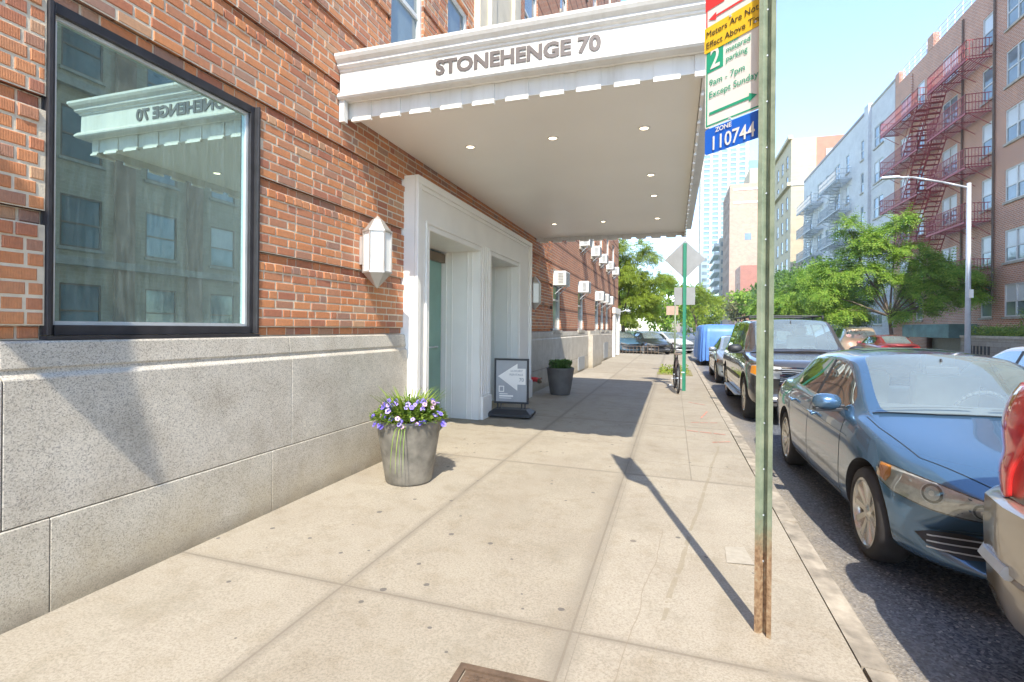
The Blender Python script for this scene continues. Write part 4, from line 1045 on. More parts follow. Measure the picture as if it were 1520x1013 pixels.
def build_suv(paint, label, loc, kx=1, kz=1, kw=1, kind='sub', group=None):
    P = suv_P(paint, kx, kz, kw); me = car_shell(P, 2); root = thing('parked_car', label, 'car', loc, 0, group)
    bvh, parts = split_shell(me, root, PN, P)
    for x in P['wheels']:
        for s_ in (-1, 1): wheel(root, x, s_, P['wm'] - .02, P['wr'], .3, .26 * kz, 6, width=.25, spw=.03)
    interior(root, P, M['seat'])
    D = (0, 1, 0); Z = kz
    for s_ in (-1, 1):
        S = (-s_, 0, 0)
        for k_ in ([(0, 1.62 * kx, .42), (0, 1.60 * kx, .8), (0, 1.66 * kx, 1.16 * Z)], [(0, 2.83 * kx, .38), (0, 2.83 * kx, 1.75 * Z)], [(0, 3.77 * kx, .6), (0, 3.77 * kx, 1.75 * Z)], [(0, 1.62 * kx, .42), (0, 3.6 * kx, .38)]): seam(bvh, k_, S, 'door_seam', root, .005)
        seam(bvh, [(0, 1.5 * kx, .70 * Z), (0, 4.9 * kx, .72 * Z)], S, 'side_moulding', root, .03, M['plastic'] if kind == 'sub' else paint, .008)
        for hx in (2.62, 3.6):
            MB().obox((s_ * (P['wm'] + .005), hx * kx, 1.02 * Z), (.014, 0, 0), (0, .09, 0), (0, 0, .015)).build('door_handle', M['chrome'], root, bevel=.006)
        side_mirror(root, 1.80 * kx, 1.24 * Z, s_, .92 * kw, M['plastic'] if kind == 'sub' else paint, 1.2)
        hl = decal(bvh, [(s_ * .56, 0, .80 * Z), (s_ * .56, 0, 1.0 * Z), (s_ * .84, .3, 1.02 * Z), (s_ * .94, .45, 1.0 * Z), (s_ * .95, .45, .86 * Z), (s_ * .80, .1, .80 * Z)], (-s_ * .4, 1, 0), M['bowl'], 'headlight', root, .006, .05)
        decal(bvh, [(s_ * .82, .3, .84 * Z), (s_ * .84, .3, 1.0 * Z), (s_ * .94, .45, .99 * Z), (s_ * .94, .45, .87 * Z)], (-s_ * .4, 1, 0), M['amber'], 'indicator', hl, .008, .05)
        decal(bvh, [(s_ * .55, 0, .50 * Z), (s_ * .55, 0, .60 * Z), (s_ * .75, 0, .60 * Z), (s_ * .75, 0, .50 * Z)], D, M['frost'], 'fog_lamp', root, .006, .05)
        q = MB(); q.tube((s_ * .68 * kw, 2.6 * kx, 1.90 * Z), (s_ * .68 * kw, 5.0 * kx, 1.90 * Z), .018)
        for yy in (2.6, 3.4, 4.2, 5.0): q.tube((s_ * .68 * kw, yy * kx, 1.82 * Z), (s_ * .68 * kw, yy * kx, 1.90 * Z), .016)
        q.build('roof_rail', M['plastic'], root, smooth=True)
        b_ = MB().obox((s_ * (P['wm'] - .02), 2.65 * kx, .36 * Z), (.09, 0, 0), (0, 1.05 * kx, 0), (0, 0, .02)); b_.build('running_board', M['galv'] if kind == 'sub' else M['plastic'], root, bevel=.01)
    if kind == 'sub':
        q = MB()
        for yy in (3.0, 4.4): q.tube((-.68, yy, 1.915), (.68, yy, 1.915), .015)
        q.build('roof_bar', M['plastic'], root)
        g = decal(bvh, [(-.52, 0, .72), (-.54, 0, 1.0), (.54, 0, 1.0), (.52, 0, .72)], D, M['plastic'], 'grille', root, .006, .05)
        for zz in (.725, .86, .875, .99): seam(bvh, [(-.53, 0, zz), (.53, 0, zz)], D, 'grille_bar', g, .012, M['chrome'], .014)
        for zz in (.76, .79, .82, .91, .94, .965): seam(bvh, [(-.52, 0, zz), (.52, 0, zz)], D, 'grille_mesh', g, .004, M['galv'], .010)
        bmp = decal(bvh, [(-.86, .1, .40), (-.88, .1, .66), (.88, .1, .66), (.86, .1, .40)], D, paint, 'bumper', root, .03, .08)
        decal(bvh, [(-.5, 0, .44), (-.5, 0, .56), (.5, 0, .56), (.5, 0, .44)], D, M['plastic'], 'air_intake', bmp, .036, .08)
        Dn = (0, 0, -1)
        for (a, c) in (((-.75, 1.50), (-.1, 1.43)), ((.0, 1.44), (.66, 1.50))): seam(bvh, [(a[0], a[1], 3), (c[0], c[1], 3)], Dn, 'wiper', root, .010, M['plastic'], .03)
        seam(bvh, [(-.82, 1.45, 3), (-.3, 1.38, 3), (.3, 1.38, 3), (.82, 1.45, 3)], Dn, 'cowl_panel', root, .03, M['plastic'], .004)
    return root, bvh, P
suv, *_ = build_suv(mat_paint('black_brown', (.05, .045, .042), rough=.2, metal=.2), 'black full size sport utility vehicle with roof rails parked behind the blue saloon', (2.22, 9.25, RZ))
champ = mat_paint('champagne', (.36, .325, .27), rough=.3, metal=.5)
KX, KZ, KW = .85, .93, .92
van, vb, vP = build_suv(champ, 'champagne grey sport utility vehicle cut by the right edge, rear corner with red tail light', (2.31, 3.05 - 5.52 * KX, RZ), KX, KZ, KW, kind='mid')
# rear corner of that car: bumper, tail lights
VL = vP['L']
def sweep(path, prof):
    q = MB(); n = len(path); k = len(prof); vs = []
    for i, (x, y) in enumerate(path):
        a = Vector(path[max(0, i - 1)]); b_ = Vector(path[min(n - 1, i + 1)]); t = (b_ - a).normalized(); nn = Vector((t.y, -t.x))
        for (o, z) in prof: vs.append((x + nn.x * o, y + nn.y * o, z))
    fs = [(i * k + j, i * k + (j + 1) % k, (i + 1) * k + (j + 1) % k, (i + 1) * k + j) for i in range(n - 1) for j in range(k)]
    fs += [tuple(range(k)), tuple((n - 1) * k + j for j in range(k))]
    return q.add(vs, fs)
pth = [(-.925, VL - .95), (-.93, VL - .6), (-.925, VL - .35), (-.885, VL - .14), (-.79, VL - .01), (-.6, VL + .05), (-.3, VL + .08), (0, VL + .085)]
pth = pth + [(-x, y) for x, y in pth[-2::-1]]
pf = [(-.10, .88), (.02, .88), (.045, .865), (.05, .74), (.045, .60), (.03, .585), (.04, .57), (.035, .47), (.0, .36), (-.10, .34)]
bp = sweep([(-x, y) for x, y in pth], [(o, z) for o, z in pf]).build('bumper', champ, van, smooth=True, angle=35)
gd = sweep([(.935, VL - .40), (.90, VL - .17), (.82, VL - .04), (.62, VL + .045)], [(-.03, .635), (.05, .63), (.068, .60), (.05, .575), (-.03, .57)]); gd.build('bumper_guard', M['galv'], bp, smooth=True, angle=40)
gd = sweep([(-.62, VL + .045), (-.82, VL - .04), (-.90, VL - .17), (-.935, VL - .40)], [(-.03, .635), (.05, .63), (.068, .60), (.05, .575), (-.03, .57)]); gd.build('bumper_guard', M['galv'], bp, smooth=True, angle=40)
for s_ in (-1, 1):
    # bulging lamp in two lobes round the corner
    q = MB(); rows_ = [(.885, .0, -.07), (.92, .02, -.07), (.97, .05, -.06), (1.03, .058, -.05), (1.07, .035, -.04), (1.11, .055, .0), (1.18, .085, .05), (1.27, .085, .08), (1.34, .05, .09), (1.385, .0, .08)]
    vs = []; 
    for (z, bulge, ext) in rows_:
        base = [(.80, VL - .12), (.86, VL - .16), (.905, VL - .24), (.915, VL - .33 - ext)]
        inset = (z - .88) * .22
        pts = [(.58, VL - .06), (.78, VL - .07 + bulge * .8), (.87, VL - .12 + bulge * .5), (.915, VL - .22), (.918, VL - .34 - ext)]
        for (x, y) in pts: vs.append((s_ * (x + bulge * .35 - inset * .45), y - inset * .3, z))
    k = 5; fs = [(i * k + j, i * k + j + 1, (i + 1) * k + j + 1, (i + 1) * k + j) for i in range(len(rows_) - 1) for j in range(k - 1)]
    q.add(vs, fs); tl = q.build('tail_light', M['red'], van, smooth=True)
    sm = tl.modifiers.new('s', 'SUBSURF'); sm.levels = sm.render_levels = 2
    so_ = tl.modifiers.new('t', 'SOLIDIFY'); so_.thickness = .02
    q = MB(); q.lathe([(.0005, 0), (.035, .006), (.05, 0)], (s_ * .895, VL - .20, 1.16), 16, 'x')

# ---- vehicle under a blue tarpaulin
def tarp(loc):
    t = thing('covered_car', 'vehicle wrapped in a pleated blue tarpaulin parked far along the kerb', 'covered car', loc)
    q = MB(); n = 96; rows_ = [(1.84, .0), (1.85, .5), (1.82, .84), (1.72, .97), (1.5, 1.0), (1.0, 1.02), (.55, 1.03), (.22, 1.02)]; vs = []
    for (z, k) in rows_:
        for i in range(n):
            a = 2 * math.pi * i / n; c, s_ = math.cos(a), math.sin(a)
            x = math.copysign(abs(c) ** .32, c) * .95 * k; y = math.copysign(abs(s_) ** .25, s_) * 2.4 * k
            w = (math.sin(a * 23) + .6 * math.sin(a * 37 + 1)) * .028 * (1.98 - z) * k
            vs.append((x * (1 + w), y * (1 + w * .4), z + (.04 * math.sin(a * 9) if z < .5 else 0)))
    q.add(vs, [(j * n + i, j * n + (i + 1) % n, (j + 1) * n + (i + 1) % n, (j + 1) * n + i) for j in range(len(rows_) - 1) for i in range(n)])
    q.build('tarpaulin', plain('blue_tarp', (.10, .24, .62), .45, var=.12, scale=4, bump=.2), t, smooth=True)
    for x in (-.72, .72):
        for y in (-1.5, 1.5): MB().lathe([(.0005, -.1), (.33, -.1), (.35, -.07), (.35, .07), (.33, .1), (.0005, .1)], (x, y, .35), 20, 'x').build('wheel', M['tire'], t, smooth=True, angle=40)
tarp((2.05, 26.5, RZ))
# ---- the rest of the traffic, copies of the saloon and the large car
def zc(x, y, rz): return (x, y, RZ)
far_car(jetta, navy, 'navy blue saloon nearest the building corner on the cross street', (-4.6, 34.6, RZ), R_(35), group=None)
far_car(jetta, mat_paint('teal_blue', (.10, .22, .34)), 'bright blue saloon in the row of cars across the end of the pavement', (-2.4, 34.0, RZ), R_(28))
far_car(jetta, blackp, 'black saloon beyond the bicycle on the cross street', (-.7, 33.2, RZ), R_(24))
far_car(jetta, white_p, 'white saloon behind the green sign pole on the cross street', (1.0, 35.5, RZ), R_(40))
far_car(jetta, white_p, 'white saloon driving up the street beyond the blue one', (5.75, 12.3, RZ), math.pi)
far_car(jetta, redp, 'dark red saloon parked at the opposite kerb', (10.25, 32.9, RZ), math.pi)
far_car(suv, tanp, 'tan sport utility vehicle parked at the opposite kerb', (10.15, 39.2, RZ), math.pi)
far_car(jetta, greyp, 'grey saloon parked at the opposite kerb beyond the tan one', (10.3, 45.2, RZ), math.pi)
far_car(jetta, silver, 'silver saloon parked at the opposite kerb near the planter wall', (10.3, 19.6, RZ), math.pi)
# ================================================================ near sign post with its plates
PXY = Vector((.425, 2.74)); pz0 = slopez(.425)
sp_ = thing('sign_post', 'green steel channel post with rusty foot nearest the camera', 'sign post', (PXY.x, PXY.y, pz0))
n_ = N('post_paint'); spx = n_.t.nodes.new('ShaderNodeSeparateXYZ'); n_.l(n_.tc.outputs['Object'], spx.inputs[0])
rf = n_.math('MULTIPLY', n_.math('SUBTRACT', .66, n_.math('ADD', spx.outputs['Z'], n_.math('MULTIPLY', n_.noise(22, 5), .22))), 6, clamp=True)
cc = n_.ramp(n_.noise(9, 6, .65), [(.3, (.15, .19, .13)), (.5, (.23, .275, .19)), (.72, (.33, .36, .25))])
cc = n_.mix(rf, cc, n_.ramp(n_.noise(45, 4), [(.35, (.20, .12, .065)), (.58, (.36, .24, .14)), (.75, (.36, .35, .25))])); n_.col(cc).set(Roughness=.6, Metallic=.1); n_.bump(n_.noise(60, 3), .25, .002)
M['post'] = n_.m
# U-channel cross-section, flanges towards the camera
d_in = Vector((-.41, -2.74)).normalized(); side = Vector((-d_in.y, d_in.x))
sec = [(-.040, .0), (-.040, .004), (-.019, .004), (-.010, -.028), (.010, -.028), (.019, .004), (.040, .004), (.040, .0), (.022, .0), (.013, -.033), (-.013, -.033), (-.022, 0)]
q = MB(); P_ = []
rot = R_(24); ca, sa = math.cos(rot), math.sin(rot)
for (a, c) in sec:
    a2, c2 = a * ca - c * sa, a * sa + c * ca
    P_.append((side.x * a2 + d_in.x * c2, side.y * a2 + d_in.y * c2))
q.prism(P_, 'z', -.05, 3.75); q.build('post', M['post'], sp_)
q = MB()
for k in range(90):
    z = .35 + k * .0375
    if z > 3.6: break
    if k % 6: continue
    c = Vector((0, 0, z)) + Vector((d_in.x, d_in.y, 0)) * -.026
    q.tube(c, c + Vector((d_in.x, d_in.y, 0)) * .004, .004, n=8)
q.build('bolt_hole', M['galv'], sp_)
# sign plates run from the post away to the left, plane at 45 degrees
A_ = Vector((.445, 2.775, 0)); B_ = Vector((.158, 3.03, 0))
rx = (A_ - B_).normalized(); wS = (A_ - B_).length; nS = Vector((rx.y, -rx.x, 0))      # faces the camera
sgn = thing('parking_sign', 'red, yellow, green and blue parking regulation plates bolted to the near post', 'street sign', (B_.x, B_.y, 2.2), wc=True)
def white_m(): return M['signwhite']
M['signwhite'] = plain('sign_white', (.74, .72, .66), .35, var=.04); M['signgreen'] = plain('sign_green', (.02, .33, .19), .35, var=.08); M['signred'] = plain('sign_red', (.72, .05, .05), .35, var=.06)
M['signyellow'] = plain('sign_yellow', (.80, .50, .03), .4, var=.06); M['signblue'] = plain('sign_blue', (.01, .12, .55), .35, var=.08); M['signblack'] = plain('sign_black', (.03, .03, .03), .4)
M['signgrey'] = plain('sign_back', (.30, .295, .28), .45, metal=.3, var=.1)
def S(u, z, o=0): p = B_ + rx * u + nS * o; return Vector((p.x, p.y, z))
def plate_s(name, u0, u1, z0, z1, o, mat, r=.012, th=.003, parent=None):
    pts = []
    for (cx, cz, a0) in ((u1 - r, z1 - r, 0), (u0 + r, z1 - r, 90), (u0 + r, z0 + r, 180), (u1 - r, z0 + r, 270)):
        for k in range(4): a = R_(a0 + 30 * k); pts.append((cx + r * math.cos(a), cz + r * math.sin(a)))
    n = len(pts); q = MB(); q.add([S(a, c, o) for a, c in pts] + [S(a, c, o - th) for a, c in pts], [tuple(range(n)), tuple(range(2 * n - 1, n - 1, -1))] + [(i, (i + 1) % n, n + (i + 1) % n, n + i) for i in range(n)])
    return q.build(name, mat, parent or sgn)
def poly_s(name, pts, o, mat, parent): return MB().add([S(a, c, o) for a, c in pts], [tuple(range(len(pts)))]).build(name, mat, parent)
def txt_s(t, size, u, z, mat, parent, o=.0045, width=None, bold=.0): 
    p = S(u, z, o); return place_text('lettering', t, size, mat, p, rx, (0, 0, 1), parent, .0004, bold, width=width)
w = wS
bl = plate_s('number_plate', 0, w, 2.385, 2.525, 0, M['signblue'])
txt_s('110744', .105, .055, 2.40, M['signwhite'], bl, width=.25, bold=.001)
txt_s('ZONE', .035, .07, 2.492, M['signwhite'], bl, width=.10, bold=.0005)
gp = plate_s('parking_plate', 0, w, 2.53, 2.99, .001, M['signwhite'])
for (a, b_, c, d) in ((.008, w - .008, 2.538, 2.546), (.008, w - .008, 2.974, 2.982), (.008, .016, 2.546, 2.974), (w - .016, w - .008, 2.546, 2.974)): poly_s('border', [(a, c), (b_, c), (b_, d), (a, d)], .0025, M['signgreen'], gp)
poly_s('green_square', [(.0165, 2.832), (.115, 2.832), (.115, 2.974), (.0165, 2.974)], .003, M['signgreen'], gp)
txt_s('2', .155, .035, 2.848, M['signwhite'], gp, o=.005, width=.06, bold=.002)
txt_s('hour', .045, .135, 2.935, M['signgreen'], gp, width=.08); txt_s('metered', .045, .135, 2.893, M['signgreen'], gp, width=.14); txt_s('parking', .045, .135, 2.845, M['signgreen'], gp, width=.125)
txt_s('9am - 7pm', .05, .03, 2.755, M['signgreen'], gp, width=.215); txt_s('Except Sunday', .05, .03, 2.69, M['signgreen'], gp, width=.29)
poly_s('arrow', [(.03, 2.597), (.27, 2.597), (.27, 2.612), (.03, 2.612)], .004, M['signgreen'], gp); poly_s('arrow_head', [(.27, 2.582), (.315, 2.6045), (.27, 2.627)], .004, M['signgreen'], gp)
rp = plate_s('red_plate', 0, w, 3.05, 3.50, .001, M['signwhite'])
poly_s('red_square', [(.0, 3.18), (.12, 3.18), (.12, 3.36), (.0, 3.36)], .0035, M['signred'], rp)
poly_s('border', [(0.004, 3.06), (.012, 3.06), (.012, 3.49), (.004, 3.49)], .0025, M['signred'], rp)
poly_s('arrow', [(.07, 3.120), (.36, 3.120), (.36, 3.131), (.07, 3.131)], .004, M['signred'], rp); poly_s('arrow_head', [(.07, 3.104), (.02, 3.1255), (.07, 3.147)], .004, M['signred'], rp)
yp = plate_s('yellow_plate', -.004, w + .01, 2.945, 3.085, .006, M['signyellow'], r=.006)
txt_s('Meters Are Not In', .050, .012, 3.026, M['signblack'], yp, o=.0085, width=.355, bold=0); txt_s('Effect Above Times', .050, .012, 2.966, M['signblack'], yp, o=.0085, width=.365, bold=0)
for (u, z) in ((w * .42, 2.535), (w * .42, 3.075), (w * .8, 2.97)): MB().tube(S(u, z, 0), S(u, z, .012), .006).build('rivet', M['galv'], sgn)
q = MB(); q.obox(S(w * .93, 2.75, -.012), rx * .02, nS * .008, (0, 0, .5)); q.build('backing_strap', M['galv'], sgn)

# ---- far sign post with the backs of two plates
fp_ = thing('sign_post', 'bright green sign post beside the bicycle', 'sign post', (.25, 13.0, slopez(.25)))
q = MB(); q.box(-.04, .04, -.015, .005, -.05, 3.55); q.box(-.04, -.032, -.03, -.015, -.05, 3.55); q.box(.032, .04, -.03, -.015, -.05, 3.55); q.build('post', plain('bright_green', (.02, .20, .115), .5), fp_)
ds = thing('diamond_sign', 'grey back of a diamond warning sign on the bright green post', 'street sign', (.25, 13.02, 3.1))
a = .47; MB().prism([(0, -a), (a, 0), (0, a), (-a, 0)], 'y', 0.0, .006).build('plate', M['signgrey'], ds, bevel=.002)
ds = thing('square_sign', 'grey back of a small square plate below the diamond sign', 'street sign', (.25, 13.02, 2.22))
MB().box(-.24, .24, 0, .006, -.21, .21).build('plate', M['signgrey'], ds, bevel=.002)
t = thing('sign_post', 'thin pole with a small sign near the far crossing', 'sign post', (.05, 17.9, slopez(0)))
MB().tube((0, 0, 0), (0, 0, 2.35), .03).build('post', M['green'], t, smooth=True); MB().box(-.28, .10, -.02, -.008, 1.95, 2.25).build('plate', plain('brown_plate', (.45, .32, .24), .6), t)
t = thing('sign_post', 'white pole with a pale plate at the building corner', 'sign post', (-3.6, 31.2, 0))
MB().tube((0, 0, 0), (0, 0, 3.1), .04).build('post', M['white'], t, smooth=True); MB().box(-.2, .2, -.05, -.035, 2.4, 3.0).build('plate', M['white'], t)

# ---- cobra-head street lamp across the road
lp = thing('street_lamp', 'grey street lamp with a long arm over the road in front of the brick building', 'street lamp', (11.85, 26.4, -.05))
MB().tube((0, 0, 0), (0, 0, 7.75), .11, .075, 12).build('pole', M['galv'], lp, smooth=True)
MB().tube((0, 0, 0), (0, 0, .5), .17, .14, 12).build('base', M['galv'], lp, smooth=True)
MB().path([(0, 0, 7.55), (-.9, 0, 7.85), (-2.0, 0, 8.15), (-2.6, 0, 8.2)], .045).build('arm', M['galv'], lp, smooth=True)
q = MB(); q.obox((-2.85, 0, 8.2), (.35, 0, .0), (0, .12, 0), (0, 0, .05)); q.build('lamp_head', M['galv'], lp, bevel=.03)
MB().box(-.02, .12, -.16, -.11, 2.9, 3.25).build('notice', M['white'], lp)

# ================================================================ planters
def pot(lab, loc, mat, kind):
    t = thing('planter', lab, 'planter', loc)
    q = MB().lathe([(.0005, 0), (.208, 0), (.214, .010), (.240, .16), (.270, .36), (.296, .53), (.302, .555), (.298, .575), (.285, .578), (.272, .57), (.265, .53), (.0005, .50)], (0, 0, 0), 48)
    q.build('pot', mat, t, smooth=True, angle=50)
    MB().lathe([(.0005, .545), (.268, .54)], (0, 0, 0), 32).build('soil', M['soil'], t)
    rr = random.Random(5 if kind == 'pansy' else 9); lf = MB()
    def blade(x, y, a, L, w, droop, z0=.54):
        n = 5; p = Vector((x, y, z0)); d = Vector((math.cos(a), math.sin(a), 1.9)).normalized(); sd = Vector((-math.sin(a), math.cos(a), 0)); pl = []
        for i in range(n + 1):
            u = i / n; ww = w * (1 - u ** 1.6) + .0006; pl.append((p - sd * ww, p + sd * ww)); d = (d + Vector((math.cos(a) * .05, math.sin(a) * .05, -droop))).normalized(); p = p + d * L / n
        vs = [c for ab in pl for c in ab]; lf.add(vs, [(2 * i, 2 * i + 1, 2 * i + 3, 2 * i + 2) for i in range(n)])
    def leaf(p, d, s):
        d = d.normalized(); sd = d.cross(Vector((0, 0, 1))).normalized() if abs(d.z) < .98 else Vector((1, 0, 0)); up = sd.cross(d)
        lf.add([p, p + d * s * .5 + sd * s * .33 + up * s * .06, p + d * s, p + d * s * .5 - sd * s * .33 + up * s * .06], [(0, 1, 2, 3)])
    if kind == 'pansy':
        for i in range(2300):
            a = rr.random() * 6.283; r = math.sqrt(rr.random()) * .335; h = .55 + rr.random() * .21 * (1 - (r / .36) ** 2) + .02
            leaf(Vector((r * math.cos(a), r * math.sin(a), h)), Vector((math.cos(a) + rr.uniform(-1, 1), math.sin(a) + rr.uniform(-1, 1), rr.uniform(-.2, 1))), rr.uniform(.028, .055))
        for i in range(130): a = rr.random() * 6.283; r = rr.random() * .2; blade(r * math.cos(a), r * math.sin(a), a, rr.uniform(.22, .40), .010, .11, .58)
        for a in (-1.25, -1.32, -1.42, -1.18): blade(.27 * math.cos(a), .27 * math.sin(a), a, .46, .004, 1.1, .56)
        lf.build('foliage', M['leafD'], t)
        cols = [plain('petal_violet', (.20, .15, .60), .6, var=.2, scale=40), plain('petal_lilac', (.42, .33, .70), .6, var=.2, scale=40), plain('petal_pink', (.66, .42, .52), .6, var=.15, scale=40), plain('petal_white', (.82, .80, .76), .6)]
        deep = plain('petal_centre', (.10, .05, .35), .6)
        for i in range(66):
            a = rr.random() * 6.283; r = .10 + .25 * math.sqrt(rr.random()); h = .62 + .13 * (1 - (r / .34) ** 2) + rr.random() * .05
            if r > .27: h = rr.uniform(.53, .64)
            if i < 40: a = -1.07 + rr.uniform(-1.7, 1.7); 
            c = Vector((r * math.cos(a), r * math.sin(a), h)); nrm = Vector((math.cos(a) * .7 + rr.uniform(-.4, .4), math.sin(a) * .7 - .5 + rr.uniform(-.3, .3), .55)).normalized()
            q4 = nrm.to_track_quat('Z', 'Y'); s = rr.uniform(.015, .024); f = MB(); g = MB()
            for k in range(5):
                th = k * 2 * math.pi / 5 + .3; cc_ = Vector((math.cos(th), math.sin(th), 0)) * s * .62; ring_ = []
                for m_ in range(8): ph = m_ * math.pi / 4; ring_.append(c + q4 @ (cc_ + Vector((math.cos(ph) * s * .66, math.sin(ph) * s * .66, .002 * k + .004 * math.cos(ph - th)))))
                f.add(ring_, [tuple(range(8))])
            g.add([c + q4 @ Vector((math.cos(m_ * math.pi / 3) * s * .4, math.sin(m_ * math.pi / 3) * s * .4, .013)) for m_ in range(6)], [tuple(range(6))])
            fo = f.build('flower', cols[rr.choice([0, 0, 0, 1, 1, 2, 2])], t, fix=False); g.build('flower_centre', deep, fo, fix=False)
    else:
        for i in range(900):
            a = rr.random() * 6.283; r = math.sqrt(rr.random()) * .24; h = .55 + rr.random() * .17
            leaf(Vector((r * math.cos(a), r * math.sin(a), h)), Vector((math.cos(a) + rr.uniform(-1, 1), math.sin(a) + rr.uniform(-1, 1), rr.uniform(.2, 1.6))), rr.uniform(.04, .07))
        for i in range(70): a = rr.random() * 6.283; r = rr.random() * .18; blade(r * math.cos(a), r * math.sin(a), a, rr.uniform(.18, .28), .008, .10)
        lf.build('foliage', M['leafC'], t)
pot('weathered grey planter of violet and pink pansies by the granite wall', (-2.36, 4.30, slopez(-2.36)), M['pot1'], 'pansy')
pot('dark brown planter of green leaves beyond the doorway', (-2.34, 10.95, slopez(-2.34)), M['pot2'], 'green')

# ---- pavement arrow board
ab = thing('sandwich_board', 'grey framed arrow board on a dark rubber foot by the doorway pilaster', 'signboard', (-2.50, 7.93, slopez(-2.5)), R_(5))
q = MB(); q.add([(-.36, -.24, .015), (.36, -.24, .015), (.36, .24, .015), (-.36, .24, .015), (-.36, -.24, .06), (.36, -.24, .06), (.36, .24, .06), (-.36, .24, .06), (-.27, -.12, .12), (.27, -.12, .12), (.27, .12, .12), (-.27, .12, .12)],
      [(0, 3, 2, 1), (0, 1, 5, 4), (1, 2, 6, 5), (2, 3, 7, 6), (3, 0, 4, 7), (4, 5, 9, 8), (5, 6, 10, 9), (6, 7, 11, 10), (7, 4, 8, 11), (8, 9, 10, 11)]); q.build('foot', M['plastic'], ab, bevel=.008)
for s_ in (-.2, .2): q = MB(); q.box(s_ - .035, s_ - .02, -.02, .02, .11, .22).box(s_ + .02, s_ + .035, -.02, .02, .11, .22); q.build('spring_post', M['plastic'], ab)
q = MB(); q.box(-.285, -.255, -.02, .02, .20, .93).box(.255, .285, -.02, .02, .20, .93).box(-.255, .255, -.02, .02, .20, .23).box(-.255, .255, -.02, .02, .90, .93); q.build('frame', M['plastic'], ab)
pn = MB().box(-.2545, .2545, -.012, .012, .2305, .8995).build('panel', plain('board_grey', (.36, .37, .38), .35, var=.08), ab)
MB().add([(-.225, -.0135, .64), (.10, -.0135, .85), (.10, -.0135, .77), (.235, -.0135, .77), (.235, -.0135, .51), (.10, -.0135, .51), (.10, -.0135, .41)], [tuple(range(7))]).build('arrow', M['white'], pn)
gm = plain('board_lettering', (.35, .36, .37), .5); px_ = (1, 0, 0); uz = (0, 0, 1)
place_text('lettering', 'LUXURY', .045, gm, (-.01, -.0145, .715), px_, uz, pn, .0004, .0006, width=.20)
place_text('lettering', 'RENTALS', .045, gm, (-.03, -.0145, .655), px_, uz, pn, .0004, .0006, width=.22); place_text('lettering', '70', .085, gm, (.13, -.0145, .56), px_, uz, pn, .0004, .0012, width=.075)
q = MB()
for (a, b_, c, d) in ((-.21, -.12, .47, .485), (-.21, -.12, .385, .40), (-.21, -.195, .40, .47), (-.135, -.12, .40, .47)): q.box(a, b_, -.0145, -.013, c, d)
q.build('emblem', M['white'], pn)
q = MB(); q.box(-.20, -.06, -.0145, -.013, .350, .362).box(-.20, .03, -.0145, -.013, .310, .335).box(-.20, .0, -.0145, -.013, .282, .293); q.build('small_print', M['white'], pn)

# ---- fire department connection
t = thing('standpipe', 'small red siamese standpipe low on the granite behind the far planter', 'standpipe', (WX, 10.62, .32))
q = MB(); q.tube((0, 0, 0), (.16, 0, 0), .05); q.tube((.12, 0, 0), (.22, -.08, -.02), .045); q.tube((.12, 0, 0), (.22, .08, -.02), .045); q.tube((.0, 0, 0), (.02, 0, 0), .10, n=16); q.build('body', plain('red_pipe', (.62, .05, .05), .4), t, smooth=True, angle=40)
for y in (-.08, .08): MB().tube((.22, y, -.02), (.25, y * 1.1, -.022), .055, n=12).build('cap', M['bronze'], t)
# ---- cast cover in the pavement
t = thing('utility_cover', 'rusty cast iron cover sunk in the pavement at the bottom edge', 'cover', (-.565, 1.755, slopez(-.565)))
q = MB(); z = .012; q.box(-.30, .30, .27, .30, -.03, z).box(-.30, .30, -.30, -.27, -.03, z).box(-.30, -.27, -.27, .27, -.03, z).box(.27, .30, -.27, .27, -.03, z); q.build('rim', M['iron'], t)
q = MB(); q.box(-.262, .262, -.262, .262, -.03, z - .004)
for i in range(14):
    for j in range(26): q.box(-.25 + i * .036 + (.012 if j % 2 else 0), -.25 + i * .036 + .022 + (.012 if j % 2 else 0), -.252 + j * .0195, -.252 + j * .0195 + .009, z - .004, z + .001)
q.build('lid', M['iron'], t)
# ---- unseen board added behind the camera, shaped to cast the shadow on the granite
t = thing('shadow_board', 'unseen flat pale board added behind the viewer to shade the granite wall', 'signboard', (BX, -.42, 3.6), wc=True)
q = MB(); q.add([(BX + .05, -.44, 3.72), (-2.17, -.44, 3.62), (-2.28, -.44, 4.45), (BX + .05, -.44, 4.62), (BX + .05, -.40, 3.72), (-2.17, -.40, 3.62), (-2.28, -.40, 4.45), (BX + .05, -.40, 4.62)], [(0, 1, 2, 3), (7, 6, 5, 4), (0, 4, 5, 1), (1, 5, 6, 2), (2, 6, 7, 3), (3, 7, 4, 0)]); q.build('board', M['white'], t)
MB().tube((BX, -.42, 4.2), (BX + .06, -.42, 4.2), .03).build('bracket', M['black'], t)

